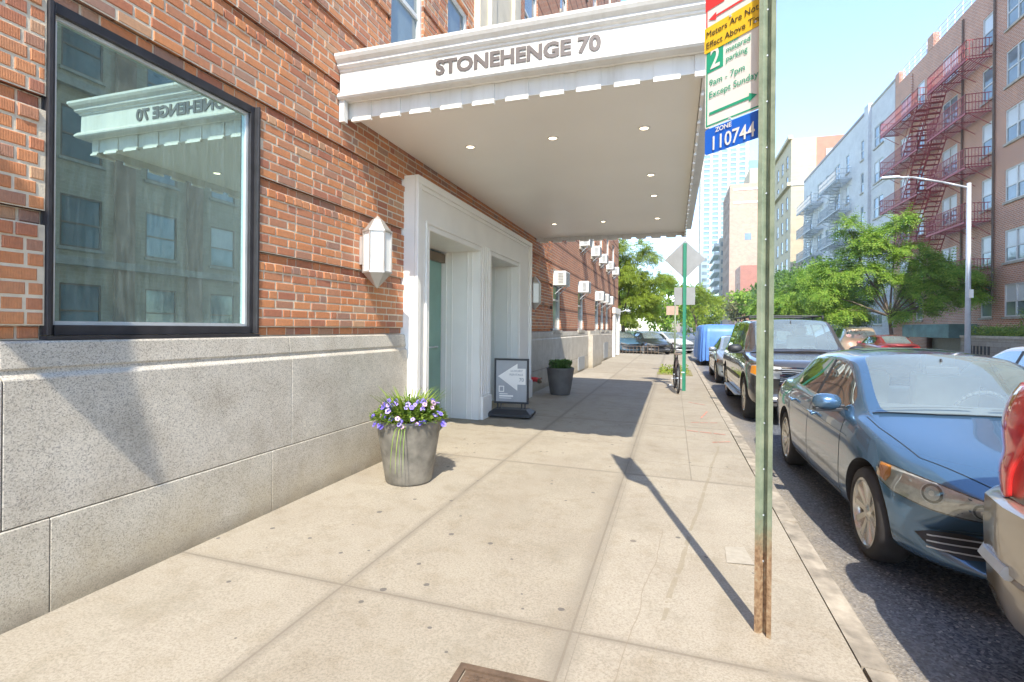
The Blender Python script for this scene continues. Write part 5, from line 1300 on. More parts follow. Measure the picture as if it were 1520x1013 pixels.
# ---- bicycle locked to the far post
bk = thing('bicycle', 'dark bicycle standing beside the bright green sign post', 'bicycle', (.08, 12.95, slopez(.08)), R_(4))
tm = plain('bike_frame', (.14, .11, .10), .4, metal=.3)
for nm, y in (('wheel', -.52), ('wheel', .52)):
    q = MB(); R0 = .33
    pts = [(0, y + R0 * math.cos(a * math.pi / 16), .345 + R0 * math.sin(a * math.pi / 16)) for a in range(33)]; q.path(pts, .02, 6); w_ = q.build(nm, M['tire'], bk, smooth=True)
    q = MB()
    for a in range(12): q.tube((0, y, .345), (0, y + R0 * math.cos(a * math.pi / 6), .345 + R0 * math.sin(a * math.pi / 6)), .0025, n=4)
    q.tube((-.05, y, .345), (.05, y, .345), .02); q.build('spokes', M['galv'], w_)
q = MB(); q.path([(0, -.52, .345), (0, -.08, .30), (0, -.20, .82)], .016); q.path([(0, -.08, .30), (0, .38, .80), (0, -.18, .76)], .018); q.path([(0, .36, .95), (0, .44, .62), (.0, .52, .345)], .018); q.path([(-.03, -.52, .345), (-.02, -.19, .74)], .01); q.path([(.03, -.52, .345), (.02, -.19, .74)], .01); q.build('frame', tm, bk, smooth=True)
q = MB(); q.path([(-.29, .28, 1.02), (-.1, .38, 1.0), (.1, .38, 1.0), (.29, .28, 1.02)], .014); q.tube((0, .37, .9), (0, .38, 1.0), .016); q.build('handlebar', M['plastic'], bk, smooth=True)
q = MB(); q.add([(-.09, -.33, .87), (.09, -.33, .87), (.02, -.05, .87), (-.02, -.05, .87), (-.08, -.32, .92), (.08, -.32, .92), (.02, -.06, .91), (-.02, -.06, .91)], [(0, 3, 2, 1), (4, 5, 6, 7), (0, 1, 5, 4), (1, 2, 6, 5), (2, 3, 7, 6), (3, 0, 4, 7)]); q.tube((0, -.2, .8), (0, -.2, .88), .014); q.build('saddle', M['bark'], bk, bevel=.015)
q = MB(); q.tube((-.12, -.08, .30), (.12, -.08, .30), .012); q.box(-.17, -.09, -.02, .0, .12, .15); q.box(.09, .17, -.16, -.14, .44, .47); q.lathe([(.0005, .03), (.09, .03), (.09, .035), (.0005, .035)], (0, -.08, .30), 16, 'x'); q.build('crank', M['galv'], bk)
# ---- tree pits
for (x, y, lab) in ((-.15, 18.4, 'tree pit'),):
    q = MB(); z = slopez(x) + .02
    q.box(x - .35, x + .75, y - 1.2, y + 1.2, -.2, z - .012); tag(q.build('tree_pit', plain('pit_soil', (.22, .19, .08), .95, var=.4)), 'earth tree pit with sparse weeds in the pavement near the far post', 'tree pit')
t = thing('railing', 'low iron railing at the far end of the pavement', 'railing', (-1.9, 30.3, 0))
q = MB()
for x in range(12): q.tube((-1.1 + x * .2, 0, -.05), (-1.1 + x * .2, 0, .42), .015, n=6)
q.tube((-1.1, 0, .42), (1.1, 0, .42), .018, n=6); q.tube((-1.1, 0, .12), (1.1, 0, .12), .012, n=6); q.build('bars', M['bark'], t)

# ================================================================ buildings across the street
FXR = 16.0
def fwin(y0, y1, z0, z1, parent, x=FXR, units=1, face=-1, mt=None, light=.5, acu=False, depth=.12, axis='x'):
    """window in a facade at plane x, looking towards -X; axis 'y': plane y, looking towards -Y (y0,y1 are then x values)"""
    def bx(q, a0, a1, u0, u1, w0, w1):
        if axis == 'x': q.box(x + a0, x + a1, u0, u1, w0, w1)
        else: q.box(u0, u1, x + a0, x + a1, w0, w1)
    f = MB(); t = .07; zm = z0 + (z1 - z0) * .47
    bx(f, .02, .09, y0, y0 + t, z0, z1); bx(f, .02, .09, y1 - t, y1, z0, z1); bx(f, .02, .09, y0 + t, y1 - t, z0, z0 + t); bx(f, .02, .09, y0 + t, y1 - t, z1 - t, z1); bx(f, .03, .09, y0 + t, y1 - t, zm - .035, zm + .035)
    for k in range(1, units):
        yc = y0 + (y1 - y0) * k / units; bx(f, .01, .09, yc - .04, yc + .04, z0 + t, zm - .036); bx(f, .01, .09, yc - .04, yc + .04, zm + .036, z1 - t)
    o = f.build('window', mt or M['trim'], parent)
    g = MB(); bx(g, .06, .11, y0 + t, y1 - t, z0 + t, zm); g.build('pane', M['pane'], o)
    g = MB(); bx(g, .06, .11, y0 + t, y1 - t, zm, z1 - t); g.build('blind' if random.random() < light else 'pane', M['blind'] if random.random() < light else M['pane'], o)
    s = MB(); bx(s, -.08, .02, y0 - .08, y1 + .08, z0 - .12, z0 - .004); s.build('sill', M['stonewall'], o)
    if acu:
        q = MB(); bx(q, -.02, .03, y0 + .1, min(y1 - .1, y0 + .9), z0 - .62, z0 - .22)
        for k in range(5): bx(q, -.035, -.021, y0 + .14, min(y1 - .14, y0 + .86), z0 - .58 + k * .07, z0 - .55 + k * .07)
        q.build('through_wall_cooler', M['ac'], o)
    return o
def facade(q, x, y0, y1, z0, z1, holes, depth=.12, axis='x'):
    P = (lambda u, v: (x, u, v)) if axis == 'x' else (lambda u, v: (u, x, v))
    D = (lambda u, v: (x + depth, u, v)) if axis == 'x' else (lambda u, v: (u, x + depth, v))
    q.wall(P, y0, y1, z0, z1, holes)
    for (a, b_, c, d) in holes:
        for (u1, v1, u2, v2) in ((a, c, b_, c), (b_, c, b_, d), (b_, d, a, d), (a, d, a, c)): q.quad(P(u1, v1), P(u2, v2), D(u2, v2), D(u1, v1))
def block(q, x0, x1, y0, y1, z0, z1, west=True, south=True, holes=True):
    if west: q.quad((x0, y0, z0), (x0, y1, z0), (x0, y1, z1), (x0, y0, z1))
    q.quad((x0, y0, z1), (x1, y0, z1), (x1, y1, z1), (x0, y1, z1)); q.quad((x0, y1, z0), (x1, y1, z0), (x1, y1, z1), (x0, y1, z1)); q.quad((x1, y0, z0), (x1, y1, z0), (x1, y1, z1), (x1, y0, z1))
    if south: q.quad((x0, y0, z0), (x1, y0, z0), (x1, y0, z1), (x0, y0, z1))
def escape(parent, x, y0, y1, zs, mat, ys0, ys1, depth=1.15, ladder=True):
    for i, z in enumerate(zs):
        f = MB(); xo = x - depth
        n = int(depth / .13)
        for k in range(n + 1): xx = xo + k * depth / n; f.box(xx, xx + .05, y0, y1, z - .02, z)
        yy = y0
        while yy < y1: f.box(xo, x - .01, yy, yy + .05, z - .06, z - .0201); f.tube((x - .02, yy, z - .75), (xo + .1, yy, z - .05), .02, n=5); yy += 1.5
        f.box(xo, xo + .05, y0, y1, z - .12, z - .0202)
        o = f.build('fire_escape', mat, parent)
        r = MB()
        for zz in (.08, .5, .95): r.box(xo, xo + .03, y0, y1, z + zz, z + zz + .035); r.box(xo, x - .01, y0, y0 + .03, z + zz, z + zz + .035); r.box(xo, x - .01, y1 - .03, y1, z + zz, z + zz + .035)
        yy = y0
        while yy <= y1: r.box(xo, xo + .022, yy, yy + .022, z, z + .97); yy += .165
        for k in range(8): xx = xo + k * depth / 8; r.box(xx, xx + .02, y0, y0 + .02, z, z + .97); r.box(xx, xx + .02, y1 - .02, y1, z, z + .97)
        r.build('railing', mat, o)
        if i + 1 < len(zs) or ladder:
            z2 = zs[i + 1] if i + 1 < len(zs) else z - 2.6
            s = MB(); a = Vector((x - depth * .55, ys0, z)); b_ = Vector((x - depth * .55, ys1, z2)); n = 11; wd = .34
            for k in range(1, n): p = a.lerp(b_, k / n); s.box(p.x - wd, p.x + wd, p.y - .13, p.y + .13, p.z - .02, p.z + .02)
            for e in (-wd - .02, wd + .02): s.path([(a.x + e, a.y, a.z), (b_.x + e, b_.y, b_.z)], .03, 5); s.path([(a.x + e, a.y, a.z + .8), (b_.x + e, b_.y, b_.z + .8)], .018, 5)
            s.build('stair', mat, o)
# --- red brick block with red fire escape
rb = thing('apartment_building', 'red brick apartment block with red fire escape across the street', 'building', (FXR, 36, 0), wc=True)
M['rbrick'] = mat_brick_tex('red_brick_far', (.64, .29, .17), (.50, .235, .155), (.74, .60, .48), bw=.24, rh=.095, msize=.014, bumpd=.004)
fz = [(2.2, 3.85), (4.95, 6.55), (8.0, 9.65), (10.95, 12.65), (13.85, 15.6), (16.75, 18.45)]
cols_ = [(43.2, 45.0, 2, 0), (41.2, 42.2, 1, 0), (36.95, 38.75, 2, 0), (33.35, 34.4, 1, 0), (29.5, 32.3, 3, 1), (25.6, 28.4, 3, 1)]
hs = [(a, b_, z0, z1) for (z0, z1) in fz for (a, b_, u, c) in cols_ if not (z0 < 3 and 34.5 < a < 41)]
q = MB(); facade(q, FXR, 24, 46, -.1, 20.0, hs + [(34.9, 40.6, -.1, 1.05)]); block(q, FXR, 34, 24, 46, -.1, 20.0, west=False); q.build('wall', M['rbrick'], rb)
for (z0, z1) in fz:
    for (a, b_, u, c) in cols_:
        if z0 < 3 and 34.5 < a < 41: continue
        fwin(a, b_, z0, z1, rb, units=u, acu=bool(c), light=.6)
q = MB().box(FXR - .06, FXR + .3, 24, 33.2, 20.0, 20.25); q.build('coping', M['stonewall'], rb)
for (a, b_) in ((40.0, 40.8), (45.3, 46.0), (33.2, 34)): MB().box(FXR - .02, FXR + .4, a, b_, 20.002, 20.9).build('parapet_pier', M['rbrick'], rb)
q = MB()
for zz in (20.35, 20.65, 20.95): q.box(FXR + .1, FXR + .13, 34, 45.3, zz, zz + .03)
y = 34.0
while y < 45.3: q.box(FXR + .09, FXR + .13, y, y + .04, 20, 21); y += .9
q.build('roof_railing', M['galv'], rb)
for y in (43.0, 36.3, 33.2): MB().tube((FXR - .07, y, 3), (FXR - .07, y, 19.6), .055, n=8).build('drainpipe', M['rbrick'] if y > 40 else M['bark'], rb)
escape(rb, FXR, 33.5, 37.9, [16.1, 13.2, 10.3, 7.35, 4.35], M['fe'], 37.6, 39.8, ladder=False)
escape(rb, FXR, 39.2, 45.4, [16.1, 13.2, 10.3, 7.35], M['fe'], 39.6, 42.0, ladder=False)
MB().box(FXR - 1.3, FXR + .02, 34.7, 40.8, 1.06, 1.85).build('entrance_fascia', plain('teal_panel', (.12, .22, .21), .5, var=.35, scale=1.5), rb)
MB().box(FXR + .3, FXR + .35, 34.9, 40.6, -.1, 1.04).build('garage_door', plain('garage_beige', (.36, .32, .25), .7, var=.1), rb)
q = MB().box(FXR - 1.3, FXR - 1.1, 40.3, 40.75, -.1, 1.055); q.build('entrance_pier', M['alu'], rb)
# planter wall and hedge
t = thing('planter_wall', 'pale stone planter wall in front of the brick block', 'wall', (14.2, 28, 0), wc=True)
MB().box(13.9, 14.25, 22, 31.6, -.1, 1.12).build('wall', mat_brick_tex('stone_course', (.44, .40, .33), (.36, .32, .26), (.28, .25, .2), bw=.6, rh=.24, msize=.012), t)
MB().box(13.86, 14.29, 22, 31.65, 1.122, 1.24).build('coping', M['stonewall'], t); MB().box(14.255, 15.9, 31.3, 31.6, -.1, 1.12).build('return_wall', M['stonewall'], t)
for y in (24, 27, 30): 
    q = MB()
    for k in range(6): q.box(13.885, 13.895, y - .9 + k * .3, y - .75 + k * .3, .35, .75)
    q.build('grille', M['plastic'], t)
# --- pale stone block near, seen in the window reflection
sb = thing('apartment_building', 'tan limestone apartment house across the street seen reflected in the big window', 'building', (FXR, 10, 0), wc=True)
M['tanst'] = mat_brick_tex('tan_brick', (.58, .50, .36), (.50, .43, .30), (.6, .53, .41), bw=.4, rh=.15, msize=.01, bumpd=.004)
M['redside2'] = plain('brown_pier', (.36, .25, .17), .9, var=.3, scale=1.5)
hs = []
for z in (1.0, 4.4, 7.8, 11.2, 14.6, 18.0):
    for k in range(8): hs.append((-3.2 + k * 3.3, -3.2 + k * 3.3 + 1.5, z, z + 2.0))
q = MB(); facade(q, FXR, -5, 23.9, -.1, 21, hs); block(q, FXR, 34, -5, 23.9, -.1, 21, west=False); q.build('wall', M['tanst'], sb)
for h in hs: fwin(*h, sb, light=.12, mt=M['bronze'])
for k in range(8): MB().box(FXR - .14, FXR - .003, -1.25 + k * 3.3, -.45 + k * 3.3, .2, 20.1).build('pier', M['redside2'], sb)
for z in (3.7, 10.5, 20.2): MB().box(FXR - .25, FXR - .002, -5, 23.9, z, z + .3).build('string_course', M['stonewall'], sb)
for k in range(3):
    q = MB(); yc = 10.7 + k * 3.3
    q.add([(FXR - .01, yc + 1.0 * math.cos(a * math.pi / 10), 13.2 + 1.0 * math.sin(a * math.pi / 10)) for a in range(11)], [tuple(range(11))]); q.build('arch_panel', M['pane'], sb)
# --- white block with grey fire escapes
wb_ = thing('apartment_building', 'white painted apartment block with grey fire escapes', 'building', (FXR, 60, 0), wc=True)
M['whitebrick'] = mat_brick_tex('white_brick', (.76, .76, .74), (.70, .70, .68), (.62, .62, .61), bw=.28, rh=.11, msize=.014, bumpd=.003)
fz = [16.7 - 2.95 * k for k in range(6)]; cw = [(48.2, 50.2, 2), (52.5, 53.4, 1), (56.6, 57.6, 1), (59.5, 61.3, 2), (63.6, 64.6, 1), (66.2, 68, 2), (70.4, 71.2, 1), (72.4, 73.3, 1)]
hs = [(a, b_, z, z + 1.75) for z in fz for (a, b_, u) in cw]
q = MB(); facade(q, FXR - .02, 46.003, 74.6, -.1, 20.5, hs); block(q, FXR - .02, 34, 46.003, 74.6, -.1, 20.5, west=False); q.build('wall', M['whitebrick'], wb_)
for z in fz:
    for (a, b_, u) in cw: fwin(a, b_, z, z + 1.75, wb_, x=FXR - .02, units=u, light=.3)
MB().box(FXR - .25, FXR + .3, 50.9, 51.9, -.1, 20.9).build('pilaster', M['whitebrick'], wb_); MB().box(FXR - .08, FXR + .3, 51.91, 74.7, 20.502, 20.75).build('coping', M['bronze'], wb_); MB().box(FXR - .06, FXR + .3, 46.01, 50.89, 20.502, 20.70).build('coping', M['stonewall'], wb_)
for z in (13.4, 7.5): MB().box(FXR - .07, FXR - .022, 46.02, 50.88, z, z + .08).build('string_course', M['whitebrick'], wb_)
escape(wb_, FXR - .02, 55.9, 62, [15.9 - 2.95 * k for k in range(5)], M['fegrey'], 58, 60, depth=1.3); escape(wb_, FXR - .02, 65.4, 72.4, [15.9 - 2.95 * k for k in range(5)], M['fegrey'], 68, 70, depth=1.3)
# --- tan block
tb = thing('apartment_building', 'tall tan brick apartment block beyond the white one', 'building', (FXR, 90, 0), wc=True)
M['tanb'] = mat_brick_tex('tan_far', (.62, .52, .35), (.55, .46, .31), (.6, .52, .38), bw=.4, rh=.15, msize=.01, bumpd=.003); M['redside'] = mat_brick_tex('red_side', (.46, .24, .15), (.40, .21, .14), (.46, .34, .25), plane='xz', bw=.4, rh=.15, msize=.01, bumpd=.003)
M['tans'] = mat_brick_tex('tan_side', (.56, .44, .28), (.50, .40, .26), (.52, .44, .32), plane='xz', bw=.4, rh=.15, msize=.01, bumpd=.003)
hs = [(a, a + 1.3, z, z + 1.9) for z in [25.4 - 3.05 * k for k in range(8)] for a in (84.5, 88, 91.5, 95, 98.5, 102)]
q = MB(); facade(q, FXR, 82.5, 106, -.1, 29, hs); block(q, FXR, 34, 82.5, 106, -.1, 29, west=False, south=False); q.quad((FXR, 82.5, -.1), (FXR + 3.2, 82.5, -.1), (FXR + 3.2, 82.5, 29), (FXR, 82.5, 29)); q.build('wall', M['tanb'], tb)
MB().quad((FXR + 3.2, 82.5, -.1), (34, 82.5, -.1), (34, 82.5, 29), (FXR + 3.2, 82.5, 29)).build('side_wall', M['redside'], tb)
for h in hs: fwin(*h, tb, light=.05, mt=M['bronze'])
fwin(20.4, 22.2, 24.6, 27.2, tb, x=82.36, axis='y', light=1)
MB().box(FXR - .5, FXR - .002, 82.5, 106, 22.3, 22.8).build('cornice', M['tanb'], tb); MB().box(FXR - .4, FXR + .2, 82.4, 106, 29.0, 29.5).build('cornice', M['tanb'], tb)
MB().box(FXR - .02, FXR + 3.1, 82.35, 82.49, 22.3, 22.8).build('band', M['white'], tb)
# --- salmon block far off, small red house in front of it
def simple_building(lab, x0, x1, y0, y1, h, wm, sm, wins, swins=(), trim=None):
    t = thing('apartment_building', lab, 'building', (x0, y0, 0), wc=True); q = MB()
    facade(q, x0, y0, y1, -.1, h, wins, .3); block(q, x0, x1, y0, y1, -.1, h, west=False, south=False); q.build('wall', wm, t)
    MB().quad((x0, y0, -.1), (x1, y0, -.1), (x1, y0, h), (x0, y0, h)).build('side_wall', sm, t)
    for (a, b_, c, d) in wins: MB().box(x0 + .15, x0 + .25, a, b_, c, d).build('window', M['pane'], t)
    for (a, b_, c, d) in swins: MB().box(a, b_, y0 - .05, y0 - .01, c, d).build('window', M['pane'], t)
    return t
M['salm'] = mat_brick_tex('salmon', (.60, .40, .28), (.52, .34, .25), (.55, .44, .34), plane='xz', bw=1.0, rh=.4, msize=.03, bumpd=.002); M['salw'] = mat_brick_tex('salmon_w', (.36, .24, .17), (.32, .21, .15), (.36, .28, .22), bw=1.0, rh=.4, msize=.03, bumpd=.002)
t = simple_building('tall salmon brick block with a blank side wall in the distance', 16.0, 40, 168, 190, 45.5, M['salw'], M['salm'], [(a, a + 1.6, z, z + 2.2) for z in [42 - 3.6 * k for k in range(11)] for a in (171, 175.5, 180, 184.5)], [(20.2, 22, 28.5, 30.5)])
for z in (43.6, 39.6): MB().box(17, 40, 167.85, 167.99, z, z + .5).build('band', M['white'], t)
MB().box(22, 34, 172, 186, 45.502, 51).build('penthouse', M['tanb'], t)
simple_building('low red brick building in front of the salmon block', 16.6, 30, 146, 158, 18.3, M['rbrick'], mat_brick_tex('red_low', (.50, .20, .14), (.44, .18, .13), (.45, .3, .22), plane='xz', bw=.8, rh=.3, msize=.02), [(a, a + 1.4, z, z + 2) for z in (4, 8, 12) for a in (148, 152)], [(21, 22.6, z, z + 2) for z in (5, 9, 13)])
# balcony block
t = thing('apartment_building', 'grey terraced block with rows of balconies far down the street', 'building', (15.5, 200, 0), wc=True)
for k in range(4):
    a, h = 196 + k * 14, 34 - k * 3
    MB().box(15.5 + k * .2, 40, a, a + 13.98, -.1, h).build('wall', M['stonewall'], t)
    if k < 2:
        for j in range(10):
            z = h - 2.8 - j * 3.1
            o = MB().box(13.6, 15.49 + k * .2, a + .5, a + 13.4, z, z + 1.1).build('balcony', M['trim'], t)
            MB().box(15.3, 15.47, a + 1, a + 13, z + 1.12, z + 2.9).build('window', M['pane'], o)
for j in range(10): MB().box(16, 24, 195.8, 195.99, 31 - j * 3.1, 32.6 - j * 3.1).build('end_window', M['pane'], t)
# pale glass tower
t = thing('tower', 'very tall pale glass apartment tower fading into the sky', 'tower', (16, 350, 0), wc=True)
tw = plain('tower_glass', (.20, .32, .36), .25, var=.1, scale=.1); ts = plain('tower_stone', (.60, .54, .40), .7)
MB().box(16.5, 44, 350, 374, -.1, 124).build('core', tw, t); MB().box(40, 62, 352, 380, -.1, 108).build('wing', tw, t)
for k in range(6): MB().box(16.2 + k * 5.2, 17.7 + k * 5.2, 349.4, 349.99, -.1, 124.5).build('stone_rib', ts, t)
for k in range(40): MB().box(16.4, 44.1, 349.7, 349.98, 3 + k * 3.05, 3.9 + k * 3.05).build('floor_band', ts, t)
for k in range(5): MB().box(15.9, 16.49, 350 + k * 5, 352 + k * 5, -.1, 124.2).build('stone_rib', ts, t)
# grey glass mid tower and background blocks at the left of it
simple_building('slim grey blue office block at the end of the street', 12.5, 15.3, 262, 280, 38, M['stonewall'], plain('glass_grid', (.34, .42, .46), .3, var=.1, scale=.3), [], [(12.8, 15.0, z, z + 1.6) for z in [34 - 3.2 * k for k in range(9)]])
simple_building('dull brown houses at the very end of the street', -6, 12, 300, 315, 17, M['rbrick'], plain('far_brown', (.36, .28, .22), .9, var=.2, scale=.2), [], [(-4 + k * 3, -2.6 + k * 3, z, z + 2) for z in (5, 9, 13) for k in range(5)])

# ================================================================ trees
def tree(lab, loc, h, blobs, mat, nf, size, seed, trunk_r=.11, name='tree', frond=True, lean=0, trunk_h=None, group=None):
    rr = random.Random(seed); t = thing(name, lab, 'tree', loc, group=group)
    th = trunk_h or h * .3; q = MB(); P0 = Vector((0, 0, -.1)); tip = Vector((lean, 0, th))
    q.tube(P0, P0.lerp(tip, .5) + Vector((.05, .03, 0)), trunk_r, trunk_r * .85, 10); q.tube(P0.lerp(tip, .5) + Vector((.05, .03, 0)), tip, trunk_r * .85, trunk_r * .7, 10)
    for (c, r) in blobs:
        c = Vector(c); m_ = tip.lerp(c, .5) + Vector((rr.uniform(-.25, .25), rr.uniform(-.25, .25), .15))
        q.tube(tip, m_, trunk_r * .5, trunk_r * .32, 7); q.tube(m_, c, trunk_r * .32, trunk_r * .12, 6)
        for k in range(6):
            d = Vector((rr.gauss(0, 1), rr.gauss(0, 1), rr.gauss(.2, .6))).normalized(); e = c + Vector((d.x * r[0], d.y * r[1], d.z * r[2])) * .8; s0 = m_.lerp(c, rr.random()); q.tube(s0, s0.lerp(e, .5) + Vector((0, 0, .08)), trunk_r * .14, trunk_r * .08, 5); q.tube(s0.lerp(e, .5) + Vector((0, 0, .08)), e, trunk_r * .08, .006, 5)
    q.build('trunk', M['bark'], t, smooth=True, fix=False)
    vs = []; fs = []
    tot = sum(r[0] * r[1] * r[2] for c, r in blobs)
    for (c, r) in blobs:
        n = int(nf * (r[0] * r[1] * r[2]) / tot) + 10
        # sub-clumps give light and dark masses
        sub = []
        for _ in range(max(5, n // 60)):
            d = Vector((rr.gauss(0, 1), rr.gauss(0, 1), rr.gauss(0, 1))).normalized(); k = rr.uniform(.35, 1.0); sub.append(Vector((c[0] + d.x * r[0] * k, c[1] + d.y * r[1] * k, c[2] + d.z * r[2] * k)))
        for i in range(n):
            s0 = sub[rr.randrange(len(sub))]; sr = .27 * min(r)
            p = s0 + Vector((rr.gauss(0, sr), rr.gauss(0, sr), rr.gauss(0, sr * .6)))
            out = Vector((p.x - c[0], p.y - c[1], (p.z - c[2]) * .4 + .1)); out = out.normalized() if out.length > .01 else Vector((1, 0, 0))
            out = (out + Vector((rr.gauss(0, .6), rr.gauss(0, .6), rr.gauss(0, .4)))).normalized()
            if frond:
                L = size * rr.uniform(3, 5); m_ = 5; d = out.copy(); x = p.copy(); sd = d.cross(Vector((0, 0, 1))); sd = sd.normalized() if sd.length > .05 else Vector((1, 0, 0))
                for j in range(m_):
                    x = x + d * L / m_; d = (d + Vector((0, 0, -.22))).normalized()
                    for sg in (-1, 1):
                        a = x; b_ = x + (sd * sg * .85 + d * .5 + Vector((0, 0, -.15))) * size; w_ = d * size * .2; k0 = len(vs)
                        vs += [a, (a + b_) / 2 + w_, b_, (a + b_) / 2 - w_]; fs.append((k0, k0 + 1, k0 + 2, k0 + 3))
            else:
                s = size * rr.uniform(.6, 1.3); a1 = out.cross(Vector((rr.gauss(0, 1), rr.gauss(0, 1), rr.gauss(0, 1)))).normalized(); a2 = (out.cross(a1) + out * .6).normalized(); k0 = len(vs)
                vs += [p, p + a1 * s * .4 + a2 * s * .5, p + a2 * s, p - a1 * s * .4 + a2 * s * .5]; fs.append((k0, k0 + 1, k0 + 2, k0 + 3))
    me = bpy.data.meshes.new('crown'); me.from_pydata([tuple(v) for v in vs], [], fs); link_mesh('crown', me, mat, t)
    return t
tree('honey locust with a spreading bright green crown in front of the brick block', (11.65, 33.6, -.05), 8.1,
     [((-3.4, 0, 3.6), (1.0, 1.0, .65)), ((-2.6, .3, 4.9), (1.0, 1.0, .6)), ((-1.2, 0, 6.3), (1.1, 1.0, .65)), ((-1.2, 0, 4.5), (1.0, 1.0, .5)), ((.9, 0, 5.9), (.9, 1.0, .5)), ((2.7, -.2, 4.9), (1.1, 1.0, .55)), ((1.7, .2, 3.5), (1.3, 1.1, .55)), ((3.6, 0, 3.6), (.9, 1.0, .5)), ((-2.2, .2, 2.6), (1.1, 1.0, .45)), ((.2, .2, 7.5), (.8, .8, .45)), ((1.0, -.3, 2.5), (.8, .8, .4)), ((.9, 0, 4.6), (1.1, 1, .45)), ((-2.2, 0, 7.4), (.6, .6, .4))],
     M['leafA'], 7000, .165, 3, .12, trunk_h=2.3, lean=-.15)
tree('second honey locust, denser, left of the bright one', (12.3, 44.5, -.05), 8,
     [((-3.2, 0, 4.2), (1.8, 1.6, 1.4)), ((-1.4, 0, 4.9), (1.7, 1.5, 1.2)), ((.5, 0, 4.2), (1.3, 1.3, 1.0)), ((-5.0, 1, 3.3), (1.6, 1.4, 1.1)), ((0, 0, 3.2), (2.2, 1.6, .8))], M['leafA'], 4600, .2, 4, .14, trunk_h=2.2)
tree('dark leafy street tree behind the parked cars', (12.3, 55, -.05), 9, [((-2.8, 0, 5), (2.2, 2, 1.9)), ((.4, 0, 6.2), (2.3, 2, 1.9)), ((2.8, 0, 4.8), (2.0, 2, 1.6)), ((-.5, 0, 3.6), (2.6, 2, 1.2))], M['leafC'], 10000, .27, 5, .15, frond=False, trunk_h=2.4)
tree('far street tree left of the dark one', (12.3, 72, -.05), 9, [((-2.8, 0, 5.4), (2.6, 2, 1.9)), ((.4, 0, 6.8), (2.3, 2, 1.9)), ((2.8, 0, 5.2), (2.0, 2, 1.6)), ((-.5, 0, 3.8), (3.2, 2, 1.6))], M['leafA'], 7000, .34, 6, .15, frond=False, trunk_h=2.6)
tree('olive street tree far down the opposite pavement', (11.9, 92, -.05), 8, [((-2.4, 0, 5), (2.8, 2, 2.2)), ((1.6, 0, 5.4), (2.6, 2, 2.4))], mat_leaf('leaf_olive', (.16, .18, .06), (.30, .30, .12)), 3000, .38, 8, .15, frond=False)
tree('yellow green tree at the vanishing end of the street', (5.6, 110, -.1), 9, [((-2.2, 0, 4.8), (3, 2, 2.4)), ((1.6, 0, 6.2), (3, 2, 2.2))], M['leafB'], 3000, .42, 9, .15, frond=False)
big = tree('large yellow green tree with drooping fronds at the end of the left pavement', (-3.4, 36.2, -.1), 8.2,
     [((-1.2, 0, 6.9), (1.9, 1.5, 1.0)), ((1.0, 0, 6.6), (1.4, 1.3, .9)), ((2.0, .2, 5.1), (1.3, 1.2, .8)), ((0, 0, 5.2), (1.9, 1.5, 1.1)), ((-2.6, 0, 5.0), (1.7, 1.5, 1.3)), ((.4, 0, 3.4), (2.0, 1.5, 1.0)), ((2.3, 0, 3.4), (.9, 1.0, .7)), ((-2.2, 0, 3.2), (1.8, 1.5, 1.1)), ((1.2, .5, 2.3), (1.5, 1.2, .6))],
     M['leafB'], 7500, .16, 10, .14, trunk_h=2.2)
tree('slim yellow green tree hanging beside the diamond sign', (1.6, 40, -.1), 6, [((-.4, 0, 4.0), (1.1, 1, .7)), ((.8, 0, 3.3), (1.1, 1, .55)), ((-1.6, .5, 5.3), (.9, .9, .5))], M['leafB'], 700, .15, 11, .08, trunk_h=1.9)
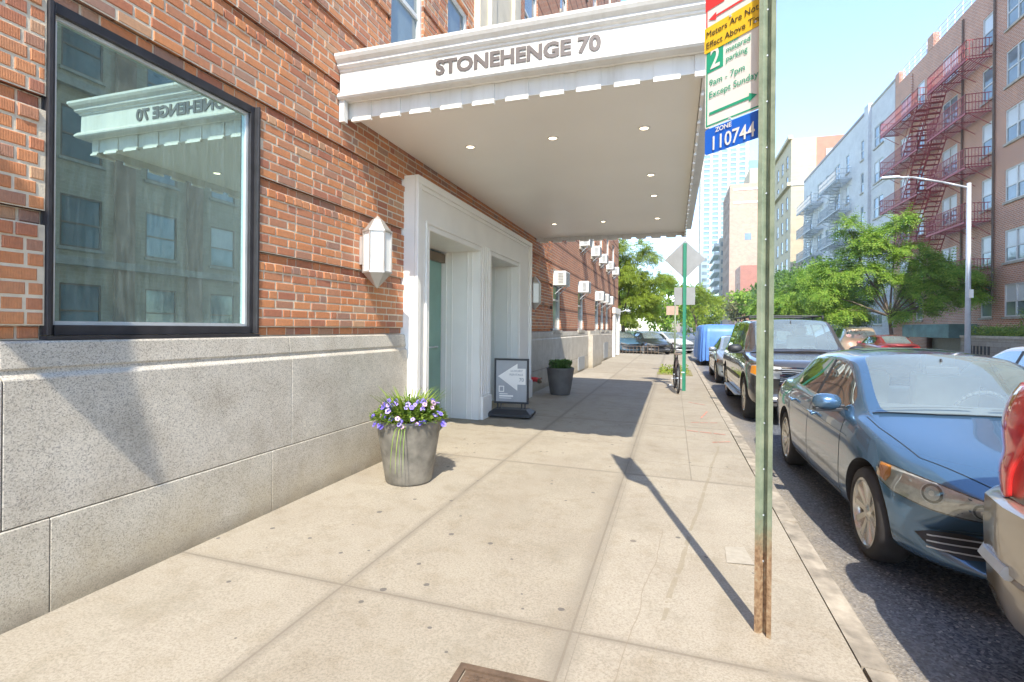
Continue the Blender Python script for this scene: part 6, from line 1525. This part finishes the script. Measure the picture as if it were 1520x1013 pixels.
for i, (x, y, hh) in enumerate([(-12, 60, 9), (-6, 66, 10), (-1, 72, 9), (3.5, 84, 8), (-9, 80, 12)]):
    tree(['broad green park tree behind the row of blue cars', 'tall park tree just left of the big yellow green one', 'round park tree straight beyond the crossing', 'small park tree at the right end of the lawn', 'highest park tree at the back of the lawn'][i], (x, y, -.1), hh, [((-2, 0, hh * .5), (2.6, 2, 2.0)), ((1.8, 0, hh * .55), (2.6, 2, 2.2)), ((0, 0, hh * .8), (2.4, 2, 1.7)), ((0, 0, hh * .3), (3.4, 2, 1.5))], M['leafB'] if i % 2 else M['leafA'], 5000, .36, 20 + i, .16, frond=False, group='park trees beyond the crossing')
# hedge and shrub on the planter wall
def hedge(name, lab, cat, box, n, size, mat, seed):
    rr = random.Random(seed); vs = []; fs = []; x0, x1, y0, y1, z0, z1 = box
    for i in range(n):
        y = rr.uniform(y0, y1); top = z1 + .10 * math.sin(y * 3.1) + .07 * math.sin(y * 7.7)
        p = Vector((rr.uniform(x0, x1), y, rr.uniform(z0, top))); a = Vector((rr.gauss(0, 1), rr.gauss(0, 1), rr.gauss(0, 1))).normalized(); b_ = a.orthogonal().normalized(); k = len(vs)
        vs += [p, p + a * size * .5 + b_ * size * .35, p + a * size, p + a * size * .5 - b_ * size * .35]; fs.append((k, k + 1, k + 2, k + 3))
    me = bpy.data.meshes.new(name); me.from_pydata([tuple(v) for v in vs], [], fs); return tag(link_mesh(name, me, mat), lab, cat)
hedge('hedge', 'clipped green hedge along the top of the stone planter wall', 'hedge', (13.95, 15.0, 22, 31.2, 1.15, 1.62), 9000, .09, M['leafD'], 2)
hedge('shrub', 'taller pale shrub behind the clipped hedge', 'shrub', (14.6, 15.6, 26.2, 28.6, 1.2, 2.5), 3000, .09, M['leafD'], 3)
hedge('weeds', 'patchy green weeds in the far tree pit', 'plant', (-.45, .5, 17.4, 19.4, -.04, .05), 700, .06, M['leafB'], 4)

# ================================================================ haze
hz = MB().box(-140, 260, -150, 420, -1.6, 135).build('haze', None)
hm = bpy.data.materials.new('haze'); hm.use_nodes = True; t_ = hm.node_tree; t_.nodes.remove(t_.nodes['Principled BSDF'])
pv = t_.nodes.new('ShaderNodeVolumePrincipled'); pv.inputs['Color'].default_value = (.86, .92, 1, 1); pv.inputs['Density'].default_value = .00055; pv.inputs['Anisotropy'].default_value = .2
t_.links.new(pv.outputs[0], t_.nodes['Material Output'].inputs['Volume']); hz.data.materials.append(hm); tag(hz, kind='stuff')
